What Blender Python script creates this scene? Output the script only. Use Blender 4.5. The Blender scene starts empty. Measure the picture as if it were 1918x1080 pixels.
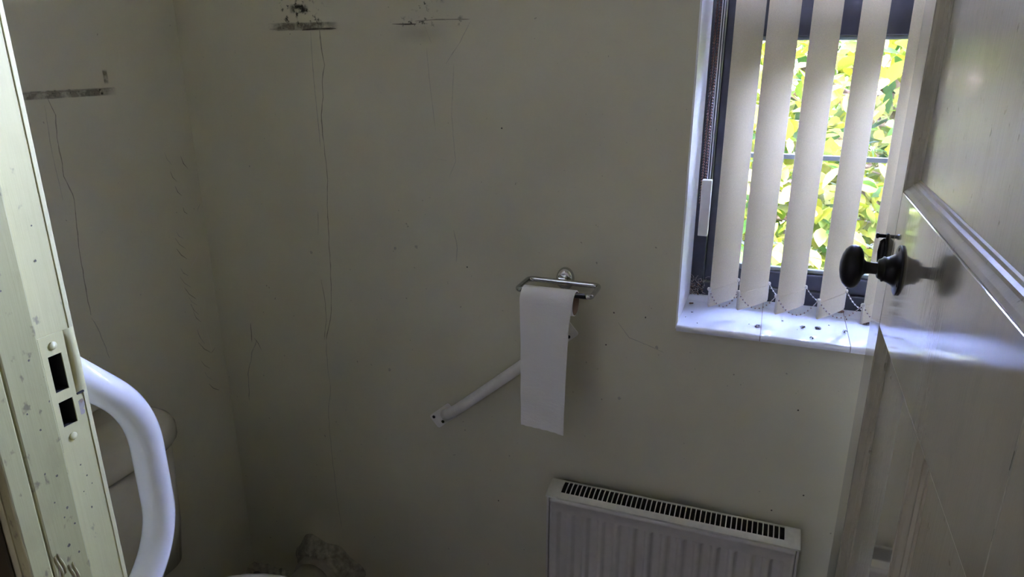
import bpy, bmesh, math, random
from mathutils import Vector, Matrix

random.seed(7)
S = bpy.context.scene
C = S.collection
H = 1.417                                   # eye height of the camera above the floor

# ------------------------------------------------------------------ camera
F_PX, PITCH, YAW, ROLL = 1305.99, 0.3234696, 0.3574326, -0.0031737
cy, sy = math.cos(YAW), math.sin(YAW)
fw, rt, up = Vector((-sy, cy, 0)), Vector((cy, sy, 0)), Vector((0, 0, 1))
f2 = fw * math.cos(PITCH) - up * math.sin(PITCH)
u2 = up * math.cos(PITCH) + fw * math.sin(PITCH)
r3 = rt * math.cos(ROLL) + u2 * math.sin(ROLL)
u3 = -rt * math.sin(ROLL) + u2 * math.cos(ROLL)
cam_d = bpy.data.cameras.new('camera')
cam_d.sensor_width = 36.0
cam_d.lens = F_PX / 1918 * 36
cam_d.clip_start = 0.02
cam = bpy.data.objects.new('camera', cam_d)
M = Matrix((r3, u3, -f2)).transposed().to_4x4()
M.translation = (0, 0, H)
cam.matrix_world = M
C.objects.link(cam)
S.camera = cam

# ------------------------------------------------------------------ sky, sun, exposure
S.view_settings.view_transform = 'Standard'
S.view_settings.look = 'None'
S.view_settings.gamma = 1.0
S.view_settings.use_curve_mapping = False
S.view_settings.exposure = 3.2

world = bpy.data.worlds.new('sky')
S.world = world
world.use_nodes = True
wn = world.node_tree
sky = wn.nodes.new('ShaderNodeTexSky')
sky.sky_type = 'NISHITA'
sky.sun_disc = False
sky.sun_elevation = math.radians(58)
sky.sun_rotation = math.radians(120)
bgn = wn.nodes['Background']
bgn.inputs['Strength'].default_value = 6.5
tint = wn.nodes.new('ShaderNodeMix')          # hazy summer sky, a touch more violet than the clear-air model
tint.data_type = 'RGBA'
tint.blend_type = 'MULTIPLY'
tint.inputs[0].default_value = 1.0
tint.inputs[7].default_value = (1.30, 1.0, 1.24, 1)
wn.links.new(sky.outputs[0], tint.inputs[6])
wn.links.new(tint.outputs[2], bgn.inputs['Color'])

sun_d = bpy.data.lights.new('sun', 'SUN')
sun_d.energy = 3.6
sun_d.angle = math.radians(0.53)
sun_d.color = (1.0, 0.95, 0.86)
sun = bpy.data.objects.new('sun', sun_d)
sun.rotation_euler = Vector((-0.66, 0.06, -0.75)).to_track_quat('-Z', 'Y').to_euler()
sun.location = (3, -2, 6)
C.objects.link(sun)

# a portal only guides the sampling of the sky through the window; it gives off no light of its own
por_d = bpy.data.lights.new('window_portal', 'AREA')
por_d.shape = 'RECTANGLE'
por_d.size, por_d.size_y = 0.78, 1.16
por_d.cycles.is_portal = True
por = bpy.data.objects.new('window_portal', por_d)
por.location = (0.2385, 1.60, H + 0.08)
por.rotation_euler = (math.radians(-90), 0, 0)
C.objects.link(por)

por2_d = bpy.data.lights.new('added_skylight_portal', 'AREA')  # guides sampling through the skylight added over the hall
por2_d.shape = 'RECTANGLE'
por2_d.size, por2_d.size_y = 0.23, 0.23
por2_d.cycles.is_portal = True
por2 = bpy.data.objects.new('added_skylight_portal', por2_d)
por2.location = (-0.125, -0.875, 2.48)
C.objects.link(por2)

S.cycles.max_bounces = 7
S.cycles.diffuse_bounces = 5
S.cycles.glossy_bounces = 3
S.cycles.transmission_bounces = 6
S.cycles.transparent_max_bounces = 12
S.cycles.caustics_reflective = False
S.cycles.caustics_refractive = False
S.cycles.sample_clamp_indirect = 6.0


# ------------------------------------------------------------------ materials
def newmat(name):
    m = bpy.data.materials.new(name)
    m.use_nodes = True
    nt = m.node_tree
    return m, nt, nt.nodes['Principled BSDF']


def coords(nt, scale=(1, 1, 1), kind='Object'):
    tc = nt.nodes.new('ShaderNodeTexCoord')
    mp = nt.nodes.new('ShaderNodeMapping')
    mp.inputs['Scale'].default_value = scale
    nt.links.new(tc.outputs[kind], mp.inputs['Vector'])
    return mp.outputs[0]


def noise(nt, vec, scale, detail=4, rough=0.55):
    n = nt.nodes.new('ShaderNodeTexNoise')
    n.inputs['Scale'].default_value = scale
    n.inputs['Detail'].default_value = detail
    n.inputs['Roughness'].default_value = rough
    nt.links.new(vec, n.inputs['Vector'])
    return n.outputs['Fac']


def ramp(nt, fac, stops):
    r = nt.nodes.new('ShaderNodeValToRGB')
    while len(r.color_ramp.elements) < len(stops):
        r.color_ramp.elements.new(0.5)
    for e, (p, c) in zip(r.color_ramp.elements, stops):
        e.position = p
        e.color = (*c, 1) if len(c) == 3 else c
    nt.links.new(fac, r.inputs[0])
    return r.outputs[0]


def mixc(nt, fac, a, b):
    m = nt.nodes.new('ShaderNodeMix')
    m.data_type = 'RGBA'
    for sock, v in ((m.inputs[0], fac), (m.inputs[6], a), (m.inputs[7], b)):
        if isinstance(v, (int, float)):
            sock.default_value = v
        elif isinstance(v, tuple):
            sock.default_value = (*v, 1)
        else:
            nt.links.new(v, sock)
    return m.outputs[2]


def math_n(nt, op, a, b):
    m = nt.nodes.new('ShaderNodeMath')
    m.operation = op
    for s, v in zip(m.inputs, (a, b)):
        if isinstance(v, (int, float)):
            s.default_value = v
        else:
            nt.links.new(v, s)
    return m.outputs[0]


def bump(nt, bsdf, h, strength, dist=0.001):
    b = nt.nodes.new('ShaderNodeBump')
    b.inputs['Strength'].default_value = strength
    b.inputs['Distance'].default_value = dist
    nt.links.new(h, b.inputs['Height'])
    nt.links.new(b.outputs[0], bsdf.inputs['Normal'])


def simple(name, col, rough=0.5, metal=0.0, var=0.06, vscale=40, bstr=0.0, bscale=200, spec=0.5):
    m, nt, b = newmat(name)
    v = coords(nt)
    n = noise(nt, v, vscale, 3)
    lo = tuple(c * (1 - var) for c in col)
    hi = tuple(min(1, c * (1 + var)) for c in col)
    nt.links.new(ramp(nt, n, [(0.3, lo), (0.7, hi)]), b.inputs['Base Color'])
    b.inputs['Roughness'].default_value = rough
    b.inputs['Metallic'].default_value = metal
    b.inputs['Specular IOR Level'].default_value = spec
    if bstr:
        bump(nt, b, noise(nt, v, bscale, 3), bstr)
    return m


def wall_paint(name, col):
    """old matt emulsion: cloudy tone, faint roller stipple, tiny dark specks"""
    m, nt, b = newmat(name)
    v = coords(nt)
    big = noise(nt, v, 2.6, 5, 0.6)
    c1 = ramp(nt, big, [(0.3, tuple(c * 0.93 for c in col)), (0.7, tuple(c * 1.05 for c in col))])
    warm = noise(nt, v, 6.0, 3)
    c2 = mixc(nt, ramp(nt, warm, [(0.5, (0, 0, 0)), (0.8, (0.35, 0.35, 0.35))]), c1,
              (col[0] * 1.0, col[1] * 0.93, col[2] * 0.82))
    sp = noise(nt, v, 95, 2, 0.5)
    mask = ramp(nt, sp, [(0.755, (0, 0, 0)), (0.79, (0.55, 0.55, 0.55))])
    c3 = mixc(nt, mask, c2, (0.13, 0.11, 0.08))
    nt.links.new(c3, b.inputs['Base Color'])
    b.inputs['Roughness'].default_value = 0.62
    b.inputs['Specular IOR Level'].default_value = 0.3
    h = math_n(nt, 'ADD', math_n(nt, 'MULTIPLY', noise(nt, v, 9, 4), 6.0), noise(nt, v, 260, 3))
    bump(nt, b, h, 0.22, 0.0012)
    return m


def brushed_gloss(name, col, rough, vert=True, coat=0.0, specks=0.0, dirt=(0.22, 0.19, 0.13), bstr=0.25, grime=0.25):
    """hand-brushed gloss paint on wood: streaks along z, grime, optional chips"""
    m, nt, b = newmat(name)
    v = coords(nt)
    st = coords(nt, (1, 1, 0.045) if vert else (1, 0.045, 1))
    streak = noise(nt, st, 260, 4, 0.6)
    soft = noise(nt, coords(nt, (1, 1, 0.25)), 38, 3)
    big = noise(nt, v, 7, 4)
    c1 = ramp(nt, big, [(0.25, tuple(c * 0.94 for c in col)), (0.75, tuple(c * 1.04 for c in col))])
    gm = noise(nt, coords(nt, (1, 1, 0.5)), 26, 6, 0.7)
    c2 = mixc(nt, ramp(nt, gm, [(0.52, (0, 0, 0)), (0.8, (grime, grime, grime))]), c1, tuple(c * 0.62 for c in col))
    out = c2
    if specks:
        sn = noise(nt, coords(nt, (1, 1, 0.6)), 105, 3, 0.55)
        mk = ramp(nt, sn, [(0.70 - 0.1 * specks, (0, 0, 0)), (0.78 - 0.1 * specks, (0.75, 0.75, 0.75))])
        out = mixc(nt, mk, c2, dirt)
    nt.links.new(out, b.inputs['Base Color'])
    b.inputs['Roughness'].default_value = rough
    h = math_n(nt, 'ADD', streak, math_n(nt, 'MULTIPLY', soft, 1.5))
    bump(nt, b, h, bstr, 0.0008)
    if coat:
        b.inputs['Coat Weight'].default_value = coat
        b.inputs['Coat IOR'].default_value = 1.6
        b.inputs['Coat Roughness'].default_value = rough * 0.7
        nt.links.new(b.inputs['Normal'].links[0].from_socket, b.inputs['Coat Normal'])
    return m


M_wall = wall_paint('cream_emulsion', (0.68, 0.65, 0.50))
M_ceil = wall_paint('ceiling_paint', (0.80, 0.79, 0.75))
M_hall = wall_paint('hall_paint', (0.68, 0.62, 0.48))
M_reveal = brushed_gloss('white_reveal_gloss', (0.92, 0.92, 0.93), 0.35, bstr=0.18, grime=0.15)
M_door = brushed_gloss('door_gloss', (0.50, 0.465, 0.37), 0.09, coat=1.0, bstr=0.06, grime=0.30)
M_mould = brushed_gloss('door_moulding_paint', (0.50, 0.465, 0.36), 0.38, specks=0.3, bstr=0.15, grime=0.6)
M_panel = brushed_gloss('door_panel_gloss', (0.55, 0.52, 0.43), 0.27, coat=1.0, specks=0.35, bstr=0.20, grime=0.35)
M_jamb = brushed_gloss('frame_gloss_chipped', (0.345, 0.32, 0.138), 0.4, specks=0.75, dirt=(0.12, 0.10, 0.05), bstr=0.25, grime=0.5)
M_rebate = brushed_gloss('frame_gloss', (0.53, 0.49, 0.235), 0.35, specks=0.25, bstr=0.2, grime=0.25)
M_arris = brushed_gloss('frame_edge_gloss', (0.64, 0.60, 0.32), 0.3, bstr=0.15)
M_arch = brushed_gloss('dark_brown_architrave', (0.05, 0.036, 0.018), 0.35, bstr=0.2)  # one even dark brown for the hall-side boards
M_floor = simple('grey_lino', (0.20, 0.18, 0.15), 0.45, var=0.2, vscale=12)
M_tile = simple('white_glazed_tile', (0.76, 0.77, 0.84), 0.012, var=0.02, vscale=9)
M_grout = simple('grout', (0.33, 0.29, 0.27), 0.9, var=0.2)
M_frame = simple('dark_window_paint', (0.022, 0.022, 0.03), 0.28, var=0.3, vscale=30, bstr=0.08)
M_bead = simple('grey_blue_glazing_bead', (0.20, 0.23, 0.24), 0.35, var=0.15)
M_chrome = simple('chrome', (0.55, 0.55, 0.54), 0.07, 1.0, var=0.12, vscale=160)
M_blackplastic = simple('black_plastic', (0.008, 0.008, 0.01), 0.3)
M_iron = simple('black_bronze', (0.012, 0.011, 0.011), 0.32, 0.35, var=0.3, spec=0.4)
M_white_enamel = simple('white_powder_coat', (0.90, 0.90, 0.89), 0.09, var=0.02, bstr=0.03)
M_rail_wall = simple('dull_white_powder_coat', (0.84, 0.81, 0.77), 0.35, var=0.06)
M_rad = simple('radiator_enamel', (0.64, 0.61, 0.56), 0.32, var=0.04, vscale=60)
M_radtop = simple('yellowed_radiator_trim', (0.68, 0.66, 0.57), 0.35, var=0.08, vscale=60)
M_rad_in = simple('radiator_inside_shade', (0.05, 0.043, 0.032), 0.8, var=0.3)  # shade inside the radiator, put into a near-black colour
M_ceramic = simple('white_ceramic', (0.50, 0.47, 0.36), 0.08, var=0.02)
M_seat = simple('white_plastic_seat', (0.76, 0.76, 0.75), 0.2)
M_pipe = simple('cream_painted_pipe', (0.36, 0.33, 0.26), 0.5, var=0.15, bstr=0.2)
M_mortar = simple('dirty_mortar', (0.40, 0.37, 0.28), 0.95, var=0.35, vscale=60, bstr=0.7, bscale=120)
M_mark = simple('mark_dark', (0.10, 0.088, 0.062), 0.8, var=0.4, vscale=150)
M_mark2 = simple('mark_soft', (0.33, 0.30, 0.23), 0.8, var=0.2, vscale=150)
M_mark3 = simple('mark_faint', (0.47, 0.445, 0.36), 0.8, var=0.12, vscale=150)
M_lightscratch = simple('scratch_light', (0.74, 0.72, 0.63), 0.7)
M_hole = simple('mortice_dark', (0.012, 0.010, 0.008), 0.9)
M_card = simple('brown_cardboard', (0.20, 0.125, 0.085), 0.85, var=0.15)
M_fly = simple('dead_fly_black', (0.03, 0.022, 0.018), 0.5, var=0.4, vscale=300)
M_crumb = simple('brown_husk', (0.16, 0.085, 0.05), 0.7, var=0.4, vscale=300)
M_wing = simple('fly_wing', (0.35, 0.31, 0.27), 0.3)
M_web = simple('dusty_web', (0.42, 0.37, 0.33), 0.9)
M_bead_brown = simple('brown_bead', (0.13, 0.05, 0.035), 0.4, var=0.3, vscale=200)
M_bead_pink = simple('pinkish_bead', (0.36, 0.26, 0.25), 0.5)
M_cord = simple('white_cord', (0.74, 0.72, 0.70), 0.6)
M_weight = simple('beige_plastic', (0.64, 0.61, 0.55), 0.45, var=0.03)
M_screw = simple('rusty_screw', (0.035, 0.028, 0.022), 0.5, 0.5)
M_bare = simple('bare_wood_chip', (0.30, 0.22, 0.14), 0.8)
M_bark = simple('bark', (0.16, 0.115, 0.075), 0.9, var=0.3, bstr=0.4)
M_lawn = simple('grass_ground', (0.16, 0.24, 0.05), 0.9, var=0.4, vscale=8)
M_brick = simple('outer_render', (0.5, 0.45, 0.38), 0.9)

# paper
M_paper, nt, b = newmat('toilet_paper')
v = coords(nt)
b.inputs['Base Color'].default_value = (0.88, 0.86, 0.83, 1)
b.inputs['Roughness'].default_value = 0.9
b.inputs['Specular IOR Level'].default_value = 0.1
hp = math_n(nt, 'ADD', noise(nt, coords(nt, (1, 1, 2.6)), 70, 4, 0.6), math_n(nt, 'MULTIPLY', noise(nt, v, 650, 2), 0.4))
bump(nt, b, hp, 0.6, 0.0014)

# blind fabric: woven, lets some daylight through
M_vane, nt, b = newmat('blind_fabric')
v = coords(nt, (1, 1, 3.0))
weave = noise(nt, v, 420, 3, 0.7)
fc = ramp(nt, weave, [(0.3, (0.61, 0.55, 0.425)), (0.7, (0.77, 0.70, 0.555))])
nt.links.new(fc, b.inputs['Base Color'])
b.inputs['Roughness'].default_value = 0.9
b.inputs['Specular IOR Level'].default_value = 0.1
bump(nt, b, weave, 0.9, 0.0007)
tr = nt.nodes.new('ShaderNodeBsdfTranslucent')
nt.links.new(fc, tr.inputs['Color'])
mx = nt.nodes.new('ShaderNodeMixShader')
mx.inputs[0].default_value = 0.27
nt.links.new(b.outputs[0], mx.inputs[1])
nt.links.new(tr.outputs[0], mx.inputs[2])
nt.links.new(mx.outputs[0], nt.nodes['Material Output'].inputs['Surface'])

# window glass: a clear thin pane with a mirror share that grows towards grazing angles
M_glass, nt, b = newmat('clear_glass')
nt.nodes.remove(b)
tp = nt.nodes.new('ShaderNodeBsdfTransparent')
tp.inputs['Color'].default_value = (0.94, 0.96, 0.95, 1)
gl = nt.nodes.new('ShaderNodeBsdfGlossy')
gl.inputs['Roughness'].default_value = 0.02
fr = nt.nodes.new('ShaderNodeFresnel')
fr.inputs['IOR'].default_value = 1.45
mx = nt.nodes.new('ShaderNodeMixShader')
nt.links.new(fr.outputs[0], mx.inputs[0])
nt.links.new(tp.outputs[0], mx.inputs[1])
nt.links.new(gl.outputs[0], mx.inputs[2])
nt.links.new(mx.outputs[0], nt.nodes['Material Output'].inputs['Surface'])


def leafmat(name, col):
    m, nt, b = newmat(name)
    v = coords(nt)
    n = noise(nt, v, 25, 2)
    c = ramp(nt, n, [(0.3, tuple(x * 0.8 for x in col)), (0.7, tuple(min(1, x * 1.15) for x in col))])
    nt.links.new(c, b.inputs['Base Color'])
    b.inputs['Roughness'].default_value = 0.5
    b.inputs['Specular IOR Level'].default_value = 0.22
    tr = nt.nodes.new('ShaderNodeBsdfTranslucent')
    nt.links.new(c, tr.inputs['Color'])
    mx = nt.nodes.new('ShaderNodeMixShader')
    mx.inputs[0].default_value = 0.42
    nt.links.new(b.outputs[0], mx.inputs[1])
    nt.links.new(tr.outputs[0], mx.inputs[2])
    nt.links.new(mx.outputs[0], nt.nodes['Material Output'].inputs['Surface'])
    return m


M_leaves = [leafmat('leaf_yellow_green', (0.120, 0.135, 0.009)), leafmat('leaf_lime', (0.072, 0.112, 0.009)),
            leafmat('leaf_mid_green', (0.020, 0.056, 0.009)), leafmat('leaf_pale', (0.14, 0.16, 0.036))]


def stain_mat(name, col, scale, lo, hi, soft=0.35, soft_v=None, amount=1.0):
    """sparse dirt on a thin film: opaque only where the noise is high, fading to the film's edge"""
    m, nt, b = newmat(name)
    v = coords(nt)
    n = noise(nt, v, scale, 5, 0.65)
    k = ramp(nt, n, [(lo, (0, 0, 0)), (hi, (1, 1, 1))])
    g = nt.nodes.new('ShaderNodeTexCoord')
    sep = nt.nodes.new('ShaderNodeSeparateXYZ')
    nt.links.new(g.outputs['UV'], sep.inputs[0])
    fade = None
    for i in (0, 1):
        d = math_n(nt, 'MULTIPLY', math_n(nt, 'ABSOLUTE', math_n(nt, 'SUBTRACT', sep.outputs[i], 0.5), 0), 2.0)
        e = nt.nodes.new('ShaderNodeMapRange')
        e.inputs['From Min'].default_value = 1.0
        e.inputs['From Max'].default_value = 1.0 - (soft if i == 0 or soft_v is None else soft_v)
        nt.links.new(d, e.inputs['Value'])
        fade = e.outputs[0] if fade is None else math_n(nt, 'MULTIPLY', fade, e.outputs[0])
    a = math_n(nt, 'MULTIPLY', math_n(nt, 'MULTIPLY', k, fade), amount)
    b.inputs['Base Color'].default_value = (*col, 1)
    b.inputs['Roughness'].default_value = 0.85
    nt.links.new(a, b.inputs['Alpha'])
    return m


M_soot = stain_mat('sooty_specks', (0.055, 0.05, 0.04), 75, 0.56, 0.66, 0.5)
M_soot_d = stain_mat('sooty_blot', (0.04, 0.036, 0.03), 60, 0.36, 0.52, 0.6)
M_smear = stain_mat('brown_smear', (0.38, 0.345, 0.265), 45, 0.30, 0.75, 0.3)
M_rust = stain_mat('warm_run', (0.52, 0.45, 0.33), 9, 0.15, 0.9, 0.8, amount=0.3)


# ------------------------------------------------------------------ builders
def tag(o, label=None, cat=None, group=None, kind=None):
    if label: o['label'] = label
    if cat: o['category'] = cat
    if group: o['group'] = group
    if kind: o['kind'] = kind
    return o


def adopt(o, parent):
    if parent is not None:
        o.parent = parent
        o.matrix_parent_inverse = Matrix.Translation(-WLOC.get(parent.name, Vector((0, 0, 0))))


WLOC = {}


def empty(name, loc):
    o = bpy.data.objects.new(name, None)
    o.location = loc
    o.empty_display_size = 0.05
    C.objects.link(o)
    WLOC[o.name] = Vector(loc)
    return o


def mesh(name, vs, fs, m, parent=None, smooth=False, uvs=None):
    me = bpy.data.meshes.new(name)
    me.from_pydata([tuple(p) for p in vs], [], fs)
    me.validate()
    bm = bmesh.new()
    bm.from_mesh(me)
    bmesh.ops.recalc_face_normals(bm, faces=bm.faces)
    bm.to_mesh(me)
    bm.free()
    if uvs:
        ul = me.uv_layers.new(name='UVMap')
        for lp in me.loops:
            ul.data[lp.index].uv = uvs[lp.vertex_index]
    for mm in (m if isinstance(m, list) else [m]):
        me.materials.append(mm)
    if smooth:
        for p in me.polygons:
            p.use_smooth = True
    o = bpy.data.objects.new(name, me)
    C.objects.link(o)
    adopt(o, parent)
    return o


def boxes(name, bl, m, parent=None, bev=0.0, seg=2, smooth=False):
    """one mesh out of boxes (x0,x1,y0,y1,z0,z1) that belong to one part"""
    bm = bmesh.new()
    for (x0, x1, y0, y1, z0, z1) in bl:
        vs = [bm.verts.new(p) for p in ((x0, y0, z0), (x1, y0, z0), (x1, y1, z0), (x0, y1, z0),
                                        (x0, y0, z1), (x1, y0, z1), (x1, y1, z1), (x0, y1, z1))]
        for f in ((0, 3, 2, 1), (4, 5, 6, 7), (0, 1, 5, 4), (1, 2, 6, 5), (2, 3, 7, 6), (3, 0, 4, 7)):
            bm.faces.new([vs[i] for i in f])
    if bev:
        bmesh.ops.bevel(bm, geom=list(bm.edges), offset=bev, segments=seg, profile=0.5, affect='EDGES')
    me = bpy.data.meshes.new(name)
    bm.to_mesh(me)
    bm.free()
    me.materials.append(m)
    if smooth:
        for p in me.polygons:
            p.use_smooth = True
    o = bpy.data.objects.new(name, me)
    C.objects.link(o)
    adopt(o, parent)
    return o


def box(name, x0, x1, y0, y1, z0, z1, m, parent=None, bev=0.0, seg=2):
    return boxes(name, [(x0, x1, y0, y1, z0, z1)], m, parent, bev, seg)


def fillet(pts, r, n=6):
    """polyline with rounded corners"""
    pts = [Vector(p) for p in pts]
    out = [pts[0]]
    for a, b, c in zip(pts, pts[1:], pts[2:]):
        d1, d2 = (a - b), (c - b)
        t = min(r, d1.length * 0.49, d2.length * 0.49)
        p0, p2 = b + d1.normalized() * t, b + d2.normalized() * t
        for i in range(n + 1):
            s = i / n
            out.append(p0 * (1 - s) ** 2 + b * 2 * s * (1 - s) + p2 * s * s)
    out.append(pts[-1])
    return out


def tube_geo(pts, rad, seg=12, flat=1.0, cap=True, vs=None, fs=None):
    vs = [] if vs is None else vs
    fs = [] if fs is None else fs
    pts = [Vector(p) for p in pts]
    n = len(pts)
    base = len(vs)
    t = (pts[1] - pts[0]).normalized()
    ref = Vector((0, 0, 1)) if abs(t.z) < 0.9 else Vector((1, 0, 0))
    nrm = (ref - t * ref.dot(t)).normalized()
    for i, p in enumerate(pts):
        t = ((pts[min(i + 1, n - 1)] - pts[max(i - 1, 0)])).normalized()
        nrm = (nrm - t * nrm.dot(t)).normalized()
        bi = t.cross(nrm)
        r = rad[i] if isinstance(rad, (list, tuple)) else rad
        for k in range(seg):
            a = 2 * math.pi * k / seg
            vs.append(p + nrm * (math.cos(a) * r) + bi * (math.sin(a) * r * flat))
    for i in range(n - 1):
        for k in range(seg):
            k2 = (k + 1) % seg
            fs.append((base + i * seg + k, base + i * seg + k2, base + (i + 1) * seg + k2, base + (i + 1) * seg + k))
    if cap:
        fs.append(tuple(base + k for k in range(seg)))
        fs.append(tuple(base + (n - 1) * seg + k for k in reversed(range(seg))))
    return vs, fs


def tube(name, pts, rad, m, parent=None, seg=12, flat=1.0):
    vs, fs = tube_geo(pts, rad, seg, flat)
    return mesh(name, vs, fs, m, parent, True)


def lathe(name, prof, origin, axis, m, parent=None, seg=28, sy=1.0, side=None):
    """profile (radius, height) turned about axis; sy squashes across 'side'"""
    ax = Vector(axis).normalized()
    sd = Vector(side) if side else (Vector((0, 0, 1)) if abs(ax.z) < 0.9 else Vector((1, 0, 0)))
    sd = (sd - ax * sd.dot(ax)).normalized()
    bi = ax.cross(sd)
    o = Vector(origin)
    vs, fs = [], []
    for r, h in prof:
        for k in range(seg):
            a = 2 * math.pi * k / seg
            vs.append(o + ax * h + sd * (math.cos(a) * r) + bi * (math.sin(a) * r * sy))
    n = len(prof)
    for i in range(n - 1):
        for k in range(seg):
            k2 = (k + 1) % seg
            fs.append((i * seg + k, i * seg + k2, (i + 1) * seg + k2, (i + 1) * seg + k))
    fs.append(tuple(range(seg)))
    fs.append(tuple((n - 1) * seg + k for k in reversed(range(seg))))
    ob = mesh(name, vs, fs, m, parent, True)
    return ob


def loft(name, rings, m, parent=None, smooth=True, cap=True):
    n = len(rings[0])
    vs = [p for r in rings for p in r]
    fs = []
    for i in range(len(rings) - 1):
        for k in range(n):
            k2 = (k + 1) % n
            fs.append((i * n + k, i * n + k2, (i + 1) * n + k2, (i + 1) * n + k))
    if cap:
        fs.append(tuple(range(n)))
        fs.append(tuple((len(rings) - 1) * n + k for k in reversed(range(n))))
    return mesh(name, vs, fs, m, parent, smooth)


def superellipse(cx, cy, a, b, z, e=3.2, n=40):
    out = []
    for k in range(n):
        t = 2 * math.pi * k / n
        c, s = math.cos(t), math.sin(t)
        out.append((cx + a * math.copysign(abs(c) ** (2 / e), c), cy + b * math.copysign(abs(s) ** (2 / e), s), z))
    return out


def ribbon(name, pts, width, to3, m, parent, jit=0.3, lift=0.0004):
    """thin mark lying on a surface; pts are surface coordinates, to3(u, v, lift) gives the point in space"""
    P = []
    for a, b in zip(pts, pts[1:]):
        L = math.dist(a, b)
        k = max(1, int(L / 0.012))
        for i in range(k):
            s = i / k
            P.append((a[0] + (b[0] - a[0]) * s + random.uniform(-1, 1) * width * jit,
                      a[1] + (b[1] - a[1]) * s))
    P.append(pts[-1])
    vs, fs = [], []
    for i, p in enumerate(P):
        q0, q1 = P[max(i - 1, 0)], P[min(i + 1, len(P) - 1)]
        d = Vector((q1[0] - q0[0], q1[1] - q0[1]))
        d = d.normalized() if d.length > 1e-9 else Vector((0, 1))
        w = width * 0.5 * random.uniform(0.55, 1.25) * (0.4 if i in (0, len(P) - 1) else 1)
        for sgn in (-1, 1):
            vs.append(to3(p[0] - d.y * w * sgn, p[1] + d.x * w * sgn, lift))
    for i in range(len(P) - 1):
        fs.append((2 * i, 2 * i + 1, 2 * i + 3, 2 * i + 2))
    return mesh(name, vs, fs, m, parent)


def film(name, u0, u1, v0, v1, to3, m, parent, lift=0.0005):
    vs = [to3(u0, v0, lift), to3(u1, v0, lift), to3(u1, v1, lift), to3(u0, v1, lift)]
    return mesh(name, vs, [(0, 1, 2, 3)], m, parent, uvs=[(0, 0), (1, 0), (1, 1), (0, 1)])


def blot(name, u, v, r, to3, m, parent, lift=0.0005):
    vs = [to3(u + math.cos(a) * r * random.uniform(0.6, 1.1), v + math.sin(a) * r * random.uniform(0.6, 1.3), lift)
          for a in [i * math.pi / 4 for i in range(8)]]
    return mesh(name, vs, [tuple(range(8))], m, parent)


# ------------------------------------------------------------------ room shell
D = 1.31                 # room face of the window wall
XL, XR = -1.295, 0.80    # left and right walls
YF0, YF1 = 0.2995, 0.385  # door wall, hall face and room face
ZC = 2.32
WX0, WX1 = -0.146, 0.626  # window opening
WZ0, WZ1 = H - 0.512, H + 0.66
YO = 1.61                # outer face of the window wall

wb = boxes('wall_back', [(XL - 0.2, WX0, D, YO, -0.1, ZC), (WX1, XR + 0.2, D, YO, -0.1, ZC),
                         (WX0, WX1, D, YO, -0.1, WZ0), (WX0, WX1, D, YO, WZ1, ZC)], M_wall)
tag(wb, 'cream window wall with stains and cracks', kind='structure')
wl = box('wall_left', XL - 0.2, XL, -1.3, D, -0.1, ZC, M_wall)
tag(wl, 'cream side wall behind the cistern', kind='structure')
tag(box('wall_right', XR, XR + 0.2, YF1, D, -0.1, ZC, M_wall), 'cream side wall behind the open door', kind='structure')
JX0, JX1 = -0.575, 0.238
DZ = 2.0
wf = boxes('wall_front', [(XL, JX0, YF0, YF1, 0, ZC), (JX1, XR + 0.2, YF0, YF1, 0, ZC), (JX0, JX1, YF0, YF1, DZ + 0.03, ZC)], M_wall)
tag(wf, 'partition wall around the doorway', kind='structure')
tag(box('wall_hall', XL, XR + 0.2, -1.4, -1.3, 0, ZC, M_hall), 'hall wall behind the viewer', kind='structure')
tag(box('wall_hall_right', XR, XR + 0.2, -1.3, YF0, -0.1, ZC, M_hall), 'hall side wall', kind='structure')
tag(box('floor', XL, XR, -1.3, D, -0.1, 0, M_floor), 'dark lino floor', kind='structure')
KX0, KX1, KY0, KY1 = -0.240, -0.010, -0.990, -0.760       # unseen skylight added over the hall to give bounce light
tag(boxes('ceiling', [(XL - 0.2, KX0, -1.4, YO, ZC, ZC + 0.15), (KX1, XR + 0.2, -1.4, YO, ZC, ZC + 0.15),
                      (KX0, KX1, -1.4, KY0, ZC, ZC + 0.15), (KX0, KX1, KY1, YO, ZC, ZC + 0.15)], M_ceil), 'white ceiling', kind='structure')
hw = empty('added_skylight', (-0.125, -0.875, ZC + 0.1))
tag(hw, 'small added skylight over the hall for bounce light', kind='structure')
boxes('added_skylight_frame', [(KX0, KX0 + 0.02, KY0, KY1, ZC + 0.09, ZC + 0.15), (KX1 - 0.02, KX1, KY0, KY1, ZC + 0.09, ZC + 0.15),
                         (KX0 + 0.02, KX1 - 0.02, KY0, KY0 + 0.02, ZC + 0.09, ZC + 0.15), (KX0 + 0.02, KX1 - 0.02, KY1 - 0.02, KY1, ZC + 0.09, ZC + 0.15)], M_reveal, hw)
box('glass_pane', KX0 + 0.02, KX1 - 0.02, KY0 + 0.02, KY1 - 0.02, ZC + 0.12, ZC + 0.1204, M_glass, hw)


def on_back(u, v, lift): return (u, D - lift, v)
def on_left(u, v, lift): return (XL + lift, u, v)


# ------------------------------------------------------------------ window reveal, sill, frame
YW = 1.50                # room face of the window frame
tag(box('trim_1', WX0, WX0 + 0.0035, D - 0.001, YW + 0.004, WZ0, WZ1, M_reveal), 'white gloss window reveal, left side', kind='structure')
tag(box('trim_2', WX1 - 0.0035, WX1, D - 0.001, YW + 0.004, WZ0, WZ1, M_reveal), 'white gloss window reveal, right side', kind='structure')
tag(box('trim_3', WX0 + 0.0035, WX1 - 0.0035, D - 0.001, YW + 0.004, WZ1 - 0.0035, WZ1, M_reveal), 'white gloss window reveal, top', kind='structure')
ZS = H - 0.500           # top of the sill tiles

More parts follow.
